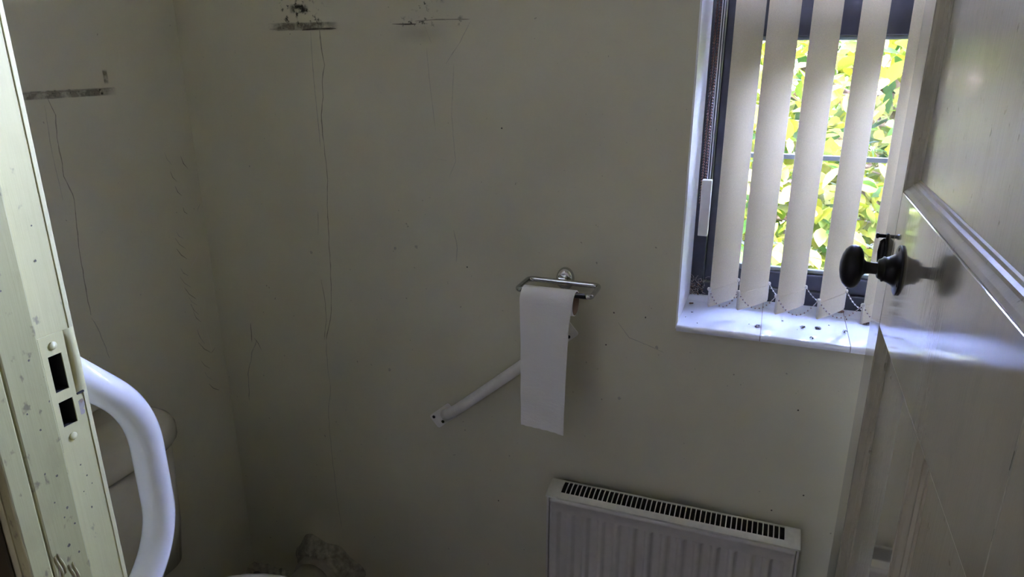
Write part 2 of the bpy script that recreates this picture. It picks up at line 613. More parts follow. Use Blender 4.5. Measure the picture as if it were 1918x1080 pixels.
sill = box('window_sill', WX0 + 0.0035, WX1 - 0.0035, D - 0.012, YW + 0.004, WZ0, ZS - 0.0022, M_grout)
tag(sill, 'white glazed tile window sill', kind='structure')
JX = [WX0 + 0.003, 0.012, 0.1665, 0.321, 0.4755, WX1 - 0.003]


def tile(x0, x1, y0, y1, nose):
    z1, z0 = ZS, ZS - 0.011
    if nose:                # rounded front edge
        prof = [(y1, z0), (y1, z1)]
        r = 0.0075
        for i in range(7):
            a = math.pi / 2 * i / 6
            prof.append((y0 + r - r * math.sin(a), z1 - r + r * math.cos(a)))
        prof.append((y0, z0))
    else:
        prof = [(y1, z0), (y1, z1), (y0, z1), (y0, z0)]
    n = len(prof)
    vs = [(x, y, z) for x in (x0, x1) for (y, z) in prof]
    fs = [(i, (i + 1) % n, n + (i + 1) % n, n + i) for i in range(n)] + [tuple(range(n)), tuple(range(2 * n - 1, n - 1, -1))]
    return mesh('tile', vs, fs, M_tile, sill)


for a, b in zip(JX, JX[1:]):
    tile(a + 0.0007, b - 0.0007, D - 0.0165, 1.4535, True)
    tile(a + 0.0007, b - 0.0007, 1.4547, YW + 0.004, False)

wx0, wx1 = WX0 + 0.0035, WX1 - 0.0035
win = empty('window_1', (0.24, 1.53, ZS))
tag(win, 'dark painted casement window looking onto foliage', kind='structure')


def ring_boxes(x0, x1, z0, z1, wl_, wr, wbm, wt, y0, y1):
    return [(x0, x0 + wl_, y0, y1, z0, z1), (x1 - wr, x1, y0, y1, z0, z1),
            (x0 + wl_, x1 - wr, y0, y1, z0, z0 + wbm), (x0 + wl_, x1 - wr, y0, y1, z1 - wt, z1)]


ZT0, ZT1 = H + 0.031, H + 0.150
boxes('outer_frame', ring_boxes(wx0, wx1, ZS, WZ1 - 0.0035, 0.026, 0.026, 0.030, 0.030, YW, YW + 0.07), M_frame, win, 0.0015, 1)
box('transom', wx0 + 0.026, wx1 - 0.026, YW + 0.001, YW + 0.07, ZT0 + 0.0805, ZT1 - 0.002, M_frame, win, 0.002)
boxes('casement_frame', ring_boxes(wx0 + 0.0275, wx1 - 0.0275, ZS + 0.0315, ZT0 + 0.0795, 0.034, 0.034, 0.0335, 0.0795, YW + 0.006, YW + 0.055), M_frame, win, 0.0025)
boxes('glazing_bead', ring_boxes(wx0 + 0.0615, wx1 - 0.0615, ZS + 0.065, ZT0, 0.007, 0.007, 0.008, 0.007, YW + 0.018, YW + 0.03), M_bead, win, 0.002)
boxes('fanlight_frame', ring_boxes(wx0 + 0.0275, wx1 - 0.0275, ZT1 - 0.001, WZ1 - 0.035, 0.034, 0.034, 0.034, 0.034, YW + 0.006, YW + 0.055), M_frame, win, 0.0025)
box('glass_pane', wx0 + 0.061, wx1 - 0.061, YW + 0.031, YW + 0.0314, ZS + 0.064, ZT0 + 0.002, M_glass, win)
box('glass_pane', wx0 + 0.061, wx1 - 0.061, YW + 0.031, YW + 0.0314, ZT1 + 0.032, WZ1 - 0.068, M_glass, win)
zb = H - 0.196
box('glazing_bar', wx0 + 0.0685, wx1 - 0.0685, YW + 0.020, YW + 0.0305, zb - 0.0055, zb + 0.0045, M_bead, win, 0.002)

# ------------------------------------------------------------------ door frame with the lock keep
fr_ = empty('trim_4', (JX0 + 0.015, YF0, 0))
tag(fr_, 'chipped cream door frame with a painted lock keep', kind='structure')
XJ = -0.545               # rebate face
XS = -0.533               # stop face
holes = [(0.3605, 0.3725, H - 0.2690, H - 0.2360), (0.3605, 0.3735, H - 0.3015, H - 0.2780)]
ys = sorted({0.2995, 0.387, *[h[i] for h in holes for i in (0, 1)]})
zs = sorted({0.0, DZ, *[h[i] for h in holes for i in (2, 3)]})
vs, fs, mi = [], [], []


def q(pts, m=0):
    b0 = len(vs)
    vs.extend(pts)
    fs.append((b0, b0 + 1, b0 + 2, b0 + 3))
    mi.append(m)


for y0, y1 in zip(ys, ys[1:]):
    for z0, z1 in zip(zs, zs[1:]):
        ym, zm = (y0 + y1) / 2, (z0 + z1) / 2
        if any(h[0] < ym < h[1] and h[2] < zm < h[3] for h in holes):
            continue
        q([(XJ, y0, z0), (XJ, y1, z0), (XJ, y1, z1), (XJ, y0, z1)])
for (a, b, c, d) in holes:
    X2 = XJ - 0.024
    q([(XJ, a, c), (X2, a, c), (X2, a, d), (XJ, a, d)], 1)
    q([(XJ, b, c), (X2, b, c), (X2, b, d), (XJ, b, d)], 1)
    q([(XJ, a, c), (X2, a, c), (X2, b, c), (XJ, b, c)], 1)
    q([(XJ, a, d), (X2, a, d), (X2, b, d), (XJ, b, d)], 1)
    q([(X2, a, c), (X2, b, c), (X2, b, d), (X2, a, d)], 1)
q([(JX0, 0.2995, 0), (JX0, 0.387, 0), (JX0, 0.387, DZ), (JX0, 0.2995, DZ)])
for y in (0.2995, 0.387):
    q([(JX0, y, 0), (XJ, y, 0), (XJ, y, DZ), (JX0, y, DZ)])
for z in (0, DZ):
    q([(JX0, 0.2995, z), (XJ, 0.2995, z), (XJ, 0.387, z), (JX0, 0.387, z)])
me = bpy.data.meshes.new('jamb_lining')
me.from_pydata(vs, [], fs)
me.materials.append(M_rebate)
me.materials.append(M_hole)
for p, m_ in zip(me.polygons, mi):
    p.material_index = m_
jl = bpy.data.objects.new('jamb_lining', me)
C.objects.link(jl)
adopt(jl, fr_)
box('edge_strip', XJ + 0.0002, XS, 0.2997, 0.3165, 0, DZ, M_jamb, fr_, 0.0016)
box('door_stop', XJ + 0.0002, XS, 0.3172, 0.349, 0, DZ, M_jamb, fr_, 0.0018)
box('jamb_lining', 0.2082, JX1, 0.2995, 0.384, 0, DZ, M_rebate, fr_, 0.001)
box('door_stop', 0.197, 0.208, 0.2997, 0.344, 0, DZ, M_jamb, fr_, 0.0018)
box('head_lining', JX0, JX1, 0.2995, 0.384, DZ, DZ + 0.03, M_rebate, fr_, 0.001)
box('architrave', XJ - 0.067, XJ - 0.006, YF0 - 0.016, YF0 - 0.0002, 0, DZ + 0.06, M_arch, fr_, 0.004)
box('architrave', 0.2142, 0.275, YF0 - 0.016, YF0 - 0.0002, 0, DZ + 0.06, M_arch, fr_, 0.004)
box('head_architrave', XJ - 0.006, 0.2142, YF0 - 0.016, YF0 - 0.0002, DZ + 0.006, DZ + 0.06, M_arch, fr_, 0.004)
# room-side arris, a slim strip in a lighter colour
box('arris_strip', XJ - 0.0005, XJ + 0.0007, 0.3840, 0.3880, 0.001, DZ - 0.001, M_arris, fr_, 0.0004)

# lock keep: plate pierced twice, lip and two painted-over screws
y0, y1, z0, z1 = 0.3555, 0.3775, H - 0.323, H - 0.218
ys = sorted({y0, y1, *[h[i] for h in holes for i in (0, 1)]})
zs = sorted({z0, z1, *[h[i] for h in holes for i in (2, 3)]})
cells = []
for a, b in zip(ys, ys[1:]):
    for c, d in zip(zs, zs[1:]):
        ym, zm = (a + b) / 2, (c + d) / 2
        if not any(h[0] < ym < h[1] and h[2] < zm < h[3] for h in holes):
            cells.append((XJ + 0.0001, XJ + 0.0011, a, b, c, d))
keep = boxes('lock_keep', cells, M_rebate, fr_)
for zz in (H - 0.2275, H - 0.3125):
    lathe('screw', [(0.0036, 0), (0.0036, 0.0006), (0.0026, 0.0013), (0.0, 0.0014)], (XJ + 0.0011, 0.3665, zz), (1, 0, 0), M_rebate, keep, 14)
# lip: shallow roll along the room side
vs, fs = [], []
nz = 14
for i in range(nz + 1):
    s = i / nz
    z = (H - 0.276) + s * 0.058
    bul = math.sin(math.pi * min(1, max(0, s * 1.0))) ** 0.4 if 0 < s < 1 else 0.0
    for (yy, xx) in ((0.3778, 0.0), (0.3790, 0.0016), (0.3825, 0.0030), (0.3866, 0.0026), (0.3885, -0.001)):
        vs.append((XJ + 0.0003 + xx * (0.25 + 0.75 * bul), yy, z))
for i in range(nz):
    for k in range(4):
        fs.append((i * 5 + k, i * 5 + k + 1, (i + 1) * 5 + k + 1, (i + 1) * 5 + k))
mesh('keep_lip', vs, fs, M_rebate, keep, True)
box('lip_gap', XJ + 0.0002, XJ + 0.0007, 0.3771, 0.3780, H - 0.270, H - 0.221, M_bare, keep)
box('lip_gap', XJ + 0.0002, XJ + 0.0009, 0.3782, 0.3850, H - 0.2785, H - 0.2768, M_hole, keep)


def on_jamb(u, v, lift): return (XS + lift, u, v)
def on_rebate(u, v, lift): return (XJ + lift, u, v)


blot('paint_chip', 0.3795, H - 0.289, 0.0055, on_rebate, M_mark2, fr_, 0.0006)
blot('paint_chip', 0.3805, H - 0.285, 0.0022, on_rebate, M_bare, fr_, 0.0010)
blot('paint_chip', 0.3795, H - 0.295, 0.0030, on_rebate, M_wing, fr_, 0.0009)
random.seed(21)
# dents and specks on the stop
for (u, v, r) in ((0.334, 1.130, .0018), (0.329, 1.092, .0016), (0.338, 1.085, .0020), (0.331, 1.063, .0014),
                  (0.340, 1.052, .0022), (0.336, 1.045, .0015), (0.343, 1.034, .0018), (0.334, 1.018, .0026),
                  (0.341, 1.006, .0018), (0.327, 1.148, .0016), (0.346, 1.150, .0014), (0.338, 1.190, .0016),
                  (0.330, 1.250, .0014), (0.325, 0.985, .0018), (0.342, 0.975, .0024)):
    blot('paint_speck', u, v, r * 0.6, on_jamb, M_mark, fr_)
for (u, v, r) in ((0.3675, 1.075, .0012), (0.371, 1.062, .0013), (0.365, 1.049, .0010), (0.374, 1.052, .0010), (0.369, 1.030, .0016),
                  (0.372, 1.29, .0012), (0.369, 1.262, .0016)):
    blot('paint_speck', u, v, r * 0.7, on_rebate, M_mark, fr_)
# long raised flakes near the bottom of the frame in view
for (u, v, L) in ((0.3225, 1.004, 0.026), (0.3255, 1.006, 0.022), (0.3320, 0.990, 0.022), (0.3355, 0.988, 0.026)):
    vs, fs = [], []
    for i in range(9):
        s = i / 8
        w = 0.0008 * math.sin(math.pi * s) + 0.0001
        cx = u + 0.0022 * (s - 0.5) * -1 + 0.0008 * math.sin(5 * s)
        zz = v - L / 2 + s * L
        vs += [(XS + 0.0002, cx - w, zz), (XS + 0.0011, cx, zz), (XS + 0.0002, cx + w, zz)]
    for i in range(8):
        for k in range(2):
            fs.append((3 * i + k, 3 * i + k + 1, 3 * i + k + 4, 3 * i + k + 3))
    mesh('paint_flake', vs, fs, M_rebate, fr_, True)
    ribbon('flake_shadow_crack', [(u - 0.0016, v - L * 0.45), (u - 0.0004, v), (u + 0.0010 - 0.002, v + L * 0.45)], 0.0009, on_jamb, M_bare, fr_)

# ------------------------------------------------------------------ the open door
XD0, XD1 = 0.169, 0.2066
YL, YH = 1.1475, 0.4015           # latch edge, hinge edge
door = empty('door_1', (XD0 + 0.02, YH, 0))
tag(door, 'cream gloss panelled door standing open with a black knob', kind='structure')
zt, z_r1, z_r0, zbm = 1.985, H - 0.179, H - 0.3727, 0.008
SI, HI = 1.0645, 0.489
MU0, MU1 = 0.741, 0.830
box('latch_stile', XD0, XD1, SI + 0.0004, YL, zbm, zt, M_door, door, 0.0015)
box('hinge_stile', XD0, XD1, YH, HI - 0.0004, zbm, zt, M_door, door, 0.0015)
box('lock_rail', XD0, XD1, HI, SI, z_r0, z_r1, M_door, door, 0.0008)
box('top_rail', XD0, XD1, HI, SI, zt - 0.10, zt, M_door, door, 0.0008)
box('bottom_rail', XD0, XD1, HI, SI, zbm, 0.21, M_door, door, 0.0008)
box('muntin', XD0 + 0.0001, XD1 - 0.0001, MU0, MU1, 0.21, z_r0 - 0.0003, M_door, door, 0.0008)
PROF = [(0.0, 0.0015), (0.002, 0.0010), (0.006, 0.0035), (0.011, 0.0080), (0.0145, 0.0085), (0.0165, 0.0120), (0.020, 0.0125), (0.0215, 0.0165)]


def panel_set(y0, y1, z0, z1):
    cx = (XD0 + XD1) / 2
    box('panel', XD0 + 0.0150, XD1 - 0.0150, y0 - 0.0004, y1 + 0.0004, z0, z1, M_panel, door)
    for sgn, xf in ((1, XD0), (-1, XD1)):
        rings = []
        for (i, d) in PROF:
            x = xf + sgn * d
            rings.append([(x, y0 + i, z0 + i), (x, y1 - i, z0 + i), (x, y1 - i, z1 - i), (x, y0 + i, z1 - i)])
        loft('panel_moulding', rings, M_mould, door, False, False)


panel_set(HI, SI, z_r1, zt - 0.10)
panel_set(MU1, SI, 0.21, z_r0)
panel_set(HI, MU0, 0.21, z_r0)


def on_door(u, v, lift): return (XD0 - lift, u, v)


ribbon('paint_crack', [(SI, z_r0 + 0.002), (SI, z_r0 + 0.06)], 0.0007, on_door, M_mark, door)
ribbon('paint_crack', [(SI, z_r1 - 0.055), (SI, z_r1 - 0.012)], 0.0005, on_door, M_mark2, door)
ribbon('paint_crack', [(HI, H - 0.262), (HI, H - 0.247)], 0.0030, on_door, M_mark, door)
ribbon('paint_crack', [(HI, H - 0.318), (HI, H - 0.308)], 0.0026, on_door, M_mark, door)
ribbon('paint_crack', [(MU1 - 0.004, z_r0 + 0.0003), (MU0 + 0.03, z_r0 + 0.0003)], 0.0008, on_door, M_lightscratch, door)

# knob
KY, KZ = 0.993, H - 0.2690
knob = lathe('door_knob', [(0.0, 0.0), (0.0115, 0.0), (0.0095, 0.006), (0.0080, 0.012), (0.0078, 0.024), (0.0086, 0.0295),
                           (0.0120, 0.0325), (0.0190, 0.0340), (0.0250, 0.0365), (0.0288, 0.0405), (0.0300, 0.0455),
                           (0.0285, 0.0505), (0.0235, 0.0555), (0.0160, 0.0588), (0.007, 0.0606), (0.0, 0.0608)],
             (XD0 - 0.0100, KY, KZ), (-1, 0, 0), M_iron, door, 40, 0.72, (0, 0, 1))
knob.name = 'door_knob'
lathe('knob_rose', [(0.0, 0.0), (0.0330, 0.0), (0.0330, 0.0022), (0.0310, 0.0032), (0.0235, 0.0042), (0.0205, 0.0070), (0.0175, 0.0125),
                    (0.0160, 0.0165), (0.0168, 0.0178), (0.0168, 0.0192), (0.0145, 0.0205), (0.0125, 0.0245), (0.0105, 0.0255), (0.0, 0.0255)],
      (XD0 - 0.0002, KY, KZ), (-1, 0, 0), M_iron, door, 36)
for a in (90, 210, 330):
    lathe('rose_screw', [(0.0028, 0), (0.0028, 0.0008), (0.0016, 0.0013), (0, 0.0013)],
          (XD0 - 0.0033, KY + 0.0275 * math.cos(math.radians(a)), KZ + 0.0275 * math.sin(math.radians(a))), (-1, 0, 0), M_screw, door, 10)
# keyhole escutcheon with a swinging cover
esc = lathe('keyhole_plate', [(0.0, 0.0), (0.024, 0.0), (0.024, 0.0016), (0.021, 0.0028), (0.0, 0.0028)],
            (XD0 - 0.0002, 1.120, KZ - 0.004), (-1, 0, 0), M_iron, door, 28, 0.55, (0, 0, 1))
lathe('keyhole_cover', [(0.0, 0.0), (0.0200, 0.0), (0.0205, 0.002), (0.0160, 0.0065), (0.0, 0.0080)],
      (XD0 - 0.0030, 1.120, KZ - 0.008), (-1, 0, 0), M_iron, esc, 24, 0.42, (0, 0, 1))
lathe('cover_pin', [(0.0028, 0.0), (0.0028, 0.010), (0.0042, 0.0105), (0.0042, 0.0135), (0.0, 0.0145)],
      (XD0 - 0.0020, 1.120, KZ + 0.0155), (-1, 0, 0), M_iron, esc, 12)
for hz in (0.25, 1.70):
    lathe('hinge_knuckle', [(0.006, 0), (0.006, 0.09), (0, 0.09)], (XD1 + 0.003, YH - 0.006, hz), (0, 0, 1), M_iron, door, 12)

# ------------------------------------------------------------------ vertical blind
blind = empty('vertical_blind', (0.22, 1.39, ZS + 0.03))
tag(blind, 'beige vertical fabric blind with bead chains hanging in the window', 'blind')
hz0 = WZ1 - 0.048
box('headrail', wx0 + 0.004, wx1 - 0.004, 1.368, 1.408, hz0, hz0 + 0.040, M_weight, blind, 0.003)
VW = 0.0895
vd = Vector((0.0525, 0.0765, 0)).normalized()
vn = Vector((vd.y, -vd.x, 0))
VX = [-0.0888, -0.0348, 0.0343, 0.1076, 0.1818, 0.256, 0.330, 0.404, 0.478]
Z0 = H - 0.4700
ZTV = hz0 - 0.012
VY = 1.339


def vane_pt(i, s, z, off=0.0):
    b = VANE_DIR[i]
    n = Vector((b.y, -b.x, 0))
    p = Vector((VX[i], VY, z)) + b * (s * VW) + n * (off + 0.0022 * math.sin(math.pi * s))
    return p


VANE_DIR = [Vector((dx, 0.0755, 0)).normalized() for dx in (0.0462, 0.0531, 0.0514, 0.0503, 0.0510, 0.052, 0.0505, 0.051, 0.0515)]
for i in range(len(VX)):
    vs, fs = [], []
    zz = [Z0 + 0.034 + (ZTV - Z0 - 0.034) * k / 8 for k in range(9)]
    n = 7
    for side in (1, -1):
        for z in zz:
            for k in range(n):
                vs.append(vane_pt(i, k / (n - 1), z, side * 0.0003))
    nn = n * len(zz)
    for b0 in (0, nn):
        for r in range(len(zz) - 1):
            for k in range(n - 1):
                fs.append((b0 + r * n + k, b0 + r * n + k + 1, b0 + (r + 1) * n + k + 1, b0 + (r + 1) * n + k))
    vane = mesh('vane', vs, fs, M_vane, blind, True)
    # hemmed pocket that holds the bottom weight
    vs, fs = [], []
    prof = [(0.0004, Z0 + 0.0345), (0.0012, Z0 + 0.0335), (0.0021, Z0 + 0.020), (0.0023, Z0 + 0.004), (0.0014, Z0), (-0.0014, Z0),
            (-0.0023, Z0 + 0.004), (-0.0021, Z0 + 0.020), (-0.0012, Z0 + 0.0335), (-0.0004, Z0 + 0.0345)]
    for k in range(n):
        for (o, z) in prof:
            vs.append(vane_pt(i, k / (n - 1), z, o))
    m_ = len(prof)
    for k in range(n - 1):
        for j in range(m_):
            j2 = (j + 1) % m_
            fs.append((k * m_ + j, k * m_ + j2, (k + 1) * m_ + j2, (k + 1) * m_ + j))
    fs += [tuple(range(m_)), tuple(range((n - 1) * m_, n * m_))]
    mesh('hem_pocket', vs, fs, M_vane, vane)
    # slim weight showing at both ends of the pocket, with a chain clip
    for s0, s1 in ((-0.022, 0.03), (0.97, 1.018)):
        vs = []
        for s in (s0, s1):
            for (o, z) in ((0.0017, Z0 + 0.003), (-0.0017, Z0 + 0.003), (-0.0017, Z0 + 0.033), (0.0017, Z0 + 0.033)):
                vs.append(vane_pt(i, s, z, o))
        mesh('weight_end', vs, [(0, 1, 2, 3), (4, 5, 6, 7), (0, 1, 5, 4), (1, 2, 6, 5), (2, 3, 7, 6), (3, 0, 4, 7)], M_weight, vane)
        p = vane_pt(i, s0 if s0 < 0 else s1, Z0 + 0.037)
        lathe('chain_clip', [(0.0, -0.004), (0.003, -0.003), (0.0042, 0), (0.003, 0.003), (0, 0.004)], p, (0, 0, 1), M_weight, vane, 8)


def ico(c, r, vs, fs):
    b0 = len(vs)
    c = Vector(c)
    for d in ((1, 0, 0), (-1, 0, 0), (0, 1, 0), (0, -1, 0), (0, 0, 1), (0, 0, -1)):
        vs.append(c + Vector(d) * r)
    for f in ((0, 2, 4), (2, 1, 4), (1, 3, 4), (3, 0, 4), (2, 0, 5), (1, 2, 5), (3, 1, 5), (0, 3, 5)):
        fs.append(tuple(b0 + k for k in f))


def ball(c, r, vs, fs, seg=8):
    b0 = len(vs)
    c = Vector(c)
    rows = 5
    for i in range(rows + 1):
        t = math.pi * i / rows
        for k in range(seg):
            a = 2 * math.pi * k / seg
            vs.append(c + Vector((math.sin(t) * math.cos(a), math.sin(t) * math.sin(a), math.cos(t))) * r)
    for i in range(rows):
        for k in range(seg):
            k2 = (k + 1) % seg
            fs.append((b0 + i * seg + k, b0 + i * seg + k2, b0 + (i + 1) * seg + k2, b0 + (i + 1) * seg + k))


def bead_chain(p0, p1, sag, step, rb, mb, parent, name='bead_chain'):
    p0, p1 = Vector(p0), Vector(p1)
    N = 28
    pts = []
    for k in range(N + 1):
        s = k / N
        p = p0.lerp(p1, s)
        p.z -= sag * (1 - (2 * s - 1) ** 2)
        pts.append(p)
    ch = tube(name, pts, 0.0006, M_cord, parent, 5)
    L = [0.0]
    for a, b in zip(pts, pts[1:]):
        L.append(L[-1] + (b - a).length)
    vs, fs = [], []
    d = step * 0.5
    k = 0
    while d < L[-1]:
        while L[k + 1] < d:
            k += 1
        t = (d - L[k]) / (L[k + 1] - L[k])
        ball(pts[k].lerp(pts[k + 1], t), rb, vs, fs, 7)
        d += step
    bd = mesh('beads', vs, fs, mb, ch, True)
    bd['kind'] = 'stuff'
    return ch


for i in range(len(VX) - 1):
    bead_chain(vane_pt(i, -0.03, Z0 + 0.038), vane_pt(i + 1, -0.03, Z0 + 0.038), 0.034 - 0.004 * (i % 2), 0.0073, 0.00155, M_bead_pink, blind)
    bead_chain(vane_pt(i, 1.03, Z0 + 0.038), vane_pt(i + 1, 1.03, Z0 + 0.038), 0.036 - 0.003 * (i % 3), 0.0073, 0.00155, M_cord, blind)

# operating chain, cords and the cord weight
zc0 = H - 0.272
pts = [(-0.1215, 1.372, hz0), (-0.1225, 1.372, H - 0.1), (-0.124, 1.372, zc0 + 0.02), (-0.1242, 1.373, zc0)]
oc = tube('operating_chain', pts, 0.0008, M_bead_brown, blind, 5)
vs, fs = [], []
z = zc0
while z < hz0:
    x = -0.1242 + (z - zc0) * 0.0035
    ball((x, 1.372, z), 0.0022, vs, fs, 6)
    ball((x + 0.0052, 1.379, z + 0.0022), 0.0022, vs, fs, 6)
    z += 0.0052
bd = mesh('beads', vs, fs, M_bead_brown, oc, True)
bd['kind'] = 'stuff'
for dx in (0.0, 0.0042):
    tube('pull_cord', [(-0.1125 + dx, 1.366, hz0), (-0.1135 + dx, 1.366, H - 0.224)], 0.0009, M_cord, blind, 6)
wt = box('cord_weight', -0.1225, -0.1045, 1.357, 1.375, H - 0.334, H - 0.226, M_weight, blind, 0.0012)

# ------------------------------------------------------------------ radiator
rad = empty('radiator', (-0.127, 1.26, 0.10))
tag(rad, 'small white panel radiator with a slotted top grille under the window', 'radiator')
RX0, RX1 = -0.3765, 0.1225
RY = 1.2330
RZ1, RZ0 = H - 0.9045, 0.115
# ribbed front panel
nx, vs, fs = 15 * 10, [], []
zrow = [RZ0, RZ0 + 0.004, RZ0 + 0.040, RZ0 + 0.052, H - 0.958, H - 0.9440, H - 0.9435, H - 0.9380, H - 0.9375, H - 0.9195, H - 0.9160, H - 0.9115, H - 0.9085, RZ1 + 0.0005]
zsc = [0, 0, 0, 1, 1, 1, 1, 0, 0, 0, 0, 0, 0, 0][:len(zrow)]
zoff = [0.004, 0, 0, 0, 0, 0, 0, 0, 0, 0, -0.0032, -0.0042, -0.001, 0.007]
pitch = (RX1 - RX0 - 0.030) / 14
for zi, z in enumerate(zrow):
    for k in range(nx + 1):
        x = RX0 + (RX1 - RX0) * k / nx
        u = (x - RX0 - 0.015) / pitch
        d = 0.0
        if 0 <= u <= 14:
            t = abs((u % 1.0) - 0.5) * 2
            s = min(1, max(0, (0.72 - t) / 0.22))
            d = s * s * (3 - 2 * s) * 0.0095
        edge = min(x - RX0, RX1 - x)
        e = max(0, 1 - edge / 0.004)
        vs.append((x, RY + d * zsc[zi] + zoff[zi] + e * e * 0.005, z))
W_ = nx + 1
for zi in range(len(zrow) - 1):
    for k in range(nx):
        fs.append((zi * W_ + k, zi * W_ + k + 1, (zi + 1) * W_ + k + 1, (zi + 1) * W_ + k))
mesh('front_panel', vs, fs, M_rad, rad, True)
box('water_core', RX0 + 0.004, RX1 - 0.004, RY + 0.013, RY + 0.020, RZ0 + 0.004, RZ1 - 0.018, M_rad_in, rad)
box('back_shadow_panel', RX0 + 0.004, RX1 - 0.004, 1.2830, 1.2860, RZ0 + 0.02, RZ1 + 0.0075, M_rad_in, rad)  # added dark sheet, its colour stands for the shade behind the slots
for x0, x1 in ((RX0 - 0.0065, RX0 - 0.0012), (RX1 + 0.0012, RX1 + 0.0065)):
    box('side_panel', x0, x1, RY + 0.003, 1.283, RZ0 + 0.004, RZ1 - 0.001, M_rad, rad, 0.0015)
# curved top grille: profile in (y, z)
GP = []
for k in range(11):
    s = k / 10
    GP.append((1.2305 + 0.0545 * s, RZ1 + 0.0105 * math.sin(s * math.pi * 0.62) + 0.002 - 0.0005 * s))


def gpt(s):
    k = min(9, int(s * 10))
    t = s * 10 - k
    a, b = GP[k], GP[k + 1]
    return (a[0] + (b[0] - a[0]) * t, a[1] + (b[1] - a[1]) * t)


def gstrip(name, x0, x1, s0, s1, parent, th=0.0016, n=8, front=False):
    vs, fs = [], []
    prof = [gpt(s0 + (s1 - s0) * k / n) for k in range(n + 1)]
    if front:
        prof = [(prof[0][0] + 0.0002, RZ1 - 0.0005)] + prof
    loop = prof + [(y + 0.0002, z - th) for (y, z) in reversed(prof)]
    m_ = len(loop)
    for x in (x0, x1):
        for (y, z) in loop:
            vs.append((x, y, z))
    for j in range(m_):
        j2 = (j + 1) % m_
        fs.append((j, j2, m_ + j2, m_ + j))
    fs += [tuple(range(m_)), tuple(range(2 * m_ - 1, m_ - 1, -1))]
    return mesh(name, vs, fs, M_radtop, parent)


GX0, GX1 = RX0 - 0.0072, RX1 + 0.0072
gr = gstrip('top_grille', GX0 + 0.030, GX1 - 0.030, 0.0, 0.27, rad, front=True)
gstrip('back_rail', GX0 + 0.030, GX1 - 0.030, 0.90, 1.0, gr, n=3)
for x0, x1 in ((GX0, GX0 + 0.030), (GX1 - 0.030, GX1)):
    ec = gstrip('end_cap', x0, x1, 0.0, 1.0, gr, n=10, front=True)
    x = x0 if x0 < -0.2 else x1 - 0.0015
    # closed end of the cap
    loop = [gpt(k / 10) for k in range(11)]
    loop = [(loop[0][0], RZ1 - 0.0005)] + loop + [(loop[-1][0], RZ1 - 0.0005)]
    vs = [(xx, y, z) for xx in (x, x + 0.0015) for (y, z) in loop]
    m_ = len(loop)
    fs = [(j, (j + 1) % m_, m_ + (j + 1) % m_, m_ + j) for j in range(m_)] + [tuple(range(m_)), tuple(range(2 * m_ - 1, m_ - 1, -1))]
    mesh('cap_end', vs, fs, M_radtop, ec)
NB = 45
sx0, sx1 = GX0 + 0.030, GX1 - 0.030
first = None
for k in range(1, NB):
    x = sx0 + (sx1 - sx0) * k / NB
    if first is None:
        first = gstrip('grille_bar', x - 0.0011, x + 0.0011, 0.27, 0.90, gr, n=5)
        fx = x
    else:
        o = first.copy()
        C.objects.link(o)
        o.parent = gr
        o.matrix_parent_inverse = first.matrix_parent_inverse.copy()
        o.location = (x - fx, 0, 0)
lathe('bleed_valve', [(0.0, 0.0), (0.0045, 0.0), (0.0045, 0.004), (0.0028, 0.0045), (0.0028, 0.0075), (0, 0.0078)],
      (RX0 - 0.0060, 1.258, RZ1 - 0.006), (-1, 0, 0), M_radtop, rad, 12)
for x in (RX0 + 0.02, RX1 - 0.02):
    tube('feed_pipe', [(x, 1.262, 0.0), (x, 1.262, RZ0 + 0.03)], 0.0075, M_rad, rad, 12)
for x in (RX0 + 0.09, RX1 - 0.09):
    box('wall_bracket', x - 0.012, x + 0.012, 1.282, D - 0.0005, RZ0 + 0.06, RZ1 - 0.05, M_rad, rad, 0.001)

# ------------------------------------------------------------------ grab rail on the window wall
def plate_rail(name, A, Bp, nrm, plate_w, plate_l, tr, lead, rise, stand, m, label, hole_m, screws):
    """rail between A and Bp on a wall with normal nrm; ends are flat screwed plates"""
    A, Bp, nrm = Vector(A), Vector(Bp), Vector(nrm).normalized()
    ax = (Bp - A).normalized()
    sd = nrm.cross(ax).normalized()
    L = (Bp - A).length
    root = empty(name, A)
    tag(root, label, 'grab rail', 'white grab rails')
    pts = [A + ax * lead + nrm * 0.002, A + ax * (lead + rise) + nrm * stand, Bp - ax * (lead + rise) + nrm * stand, Bp - ax * lead + nrm * 0.002]
    tube('rail_tube', fillet(pts, 0.055, 9), tr, m, root, 24)
    for base, dr in ((A, ax), (Bp, -ax)):
        out = []
        w, l, r = plate_w / 2, plate_l, 0.006
        for (cx, cs, a0) in ((r, -w + r, 180), (l - r, -w + r, 270), (l - r, w - r, 0), (r, w - r, 90)):
            for k in range(5):
                a = math.radians(a0 + k * 22.5)
                out.append((cx + r * math.cos(a), cs + r * math.sin(a)))
        vs, n = [], len(out)
        for h in (0.0003, 0.0030):
            for (u, v_) in out:
                vs.append(base + dr * u + sd * v_ + nrm * h)
        fs = [(k, (k + 1) % n, n + (k + 1) % n, n + k) for k in range(n)] + [tuple(range(n)), tuple(range(2 * n - 1, n - 1, -1))]
        pl = mesh('fixing_plate', vs, fs, m, root)
        for (u, v_) in screws:
            lathe('screw', [(0.0038, 0), (0.0038, 0.0010), (0.0024, 0.0012), (0.0018, 0.0006), (0, 0.0005)],
                  base + dr * u + sd * v_ + nrm * 0.0030, nrm, hole_m, pl, 12)
    return root


gr1 = plate_rail('grab_rail', (-0.6862, D, 0.5933), (-0.3519, D, 0.8795), (0, -1, 0), 0.037, 0.066, 0.0122, 0.040, 0.055, 0.044, M_rail_wall,
                 'dull white grab rail slanting up the window wall behind the toilet paper', M_screw, [(0.0095, 0.0105), (0.022, -0.0105)])

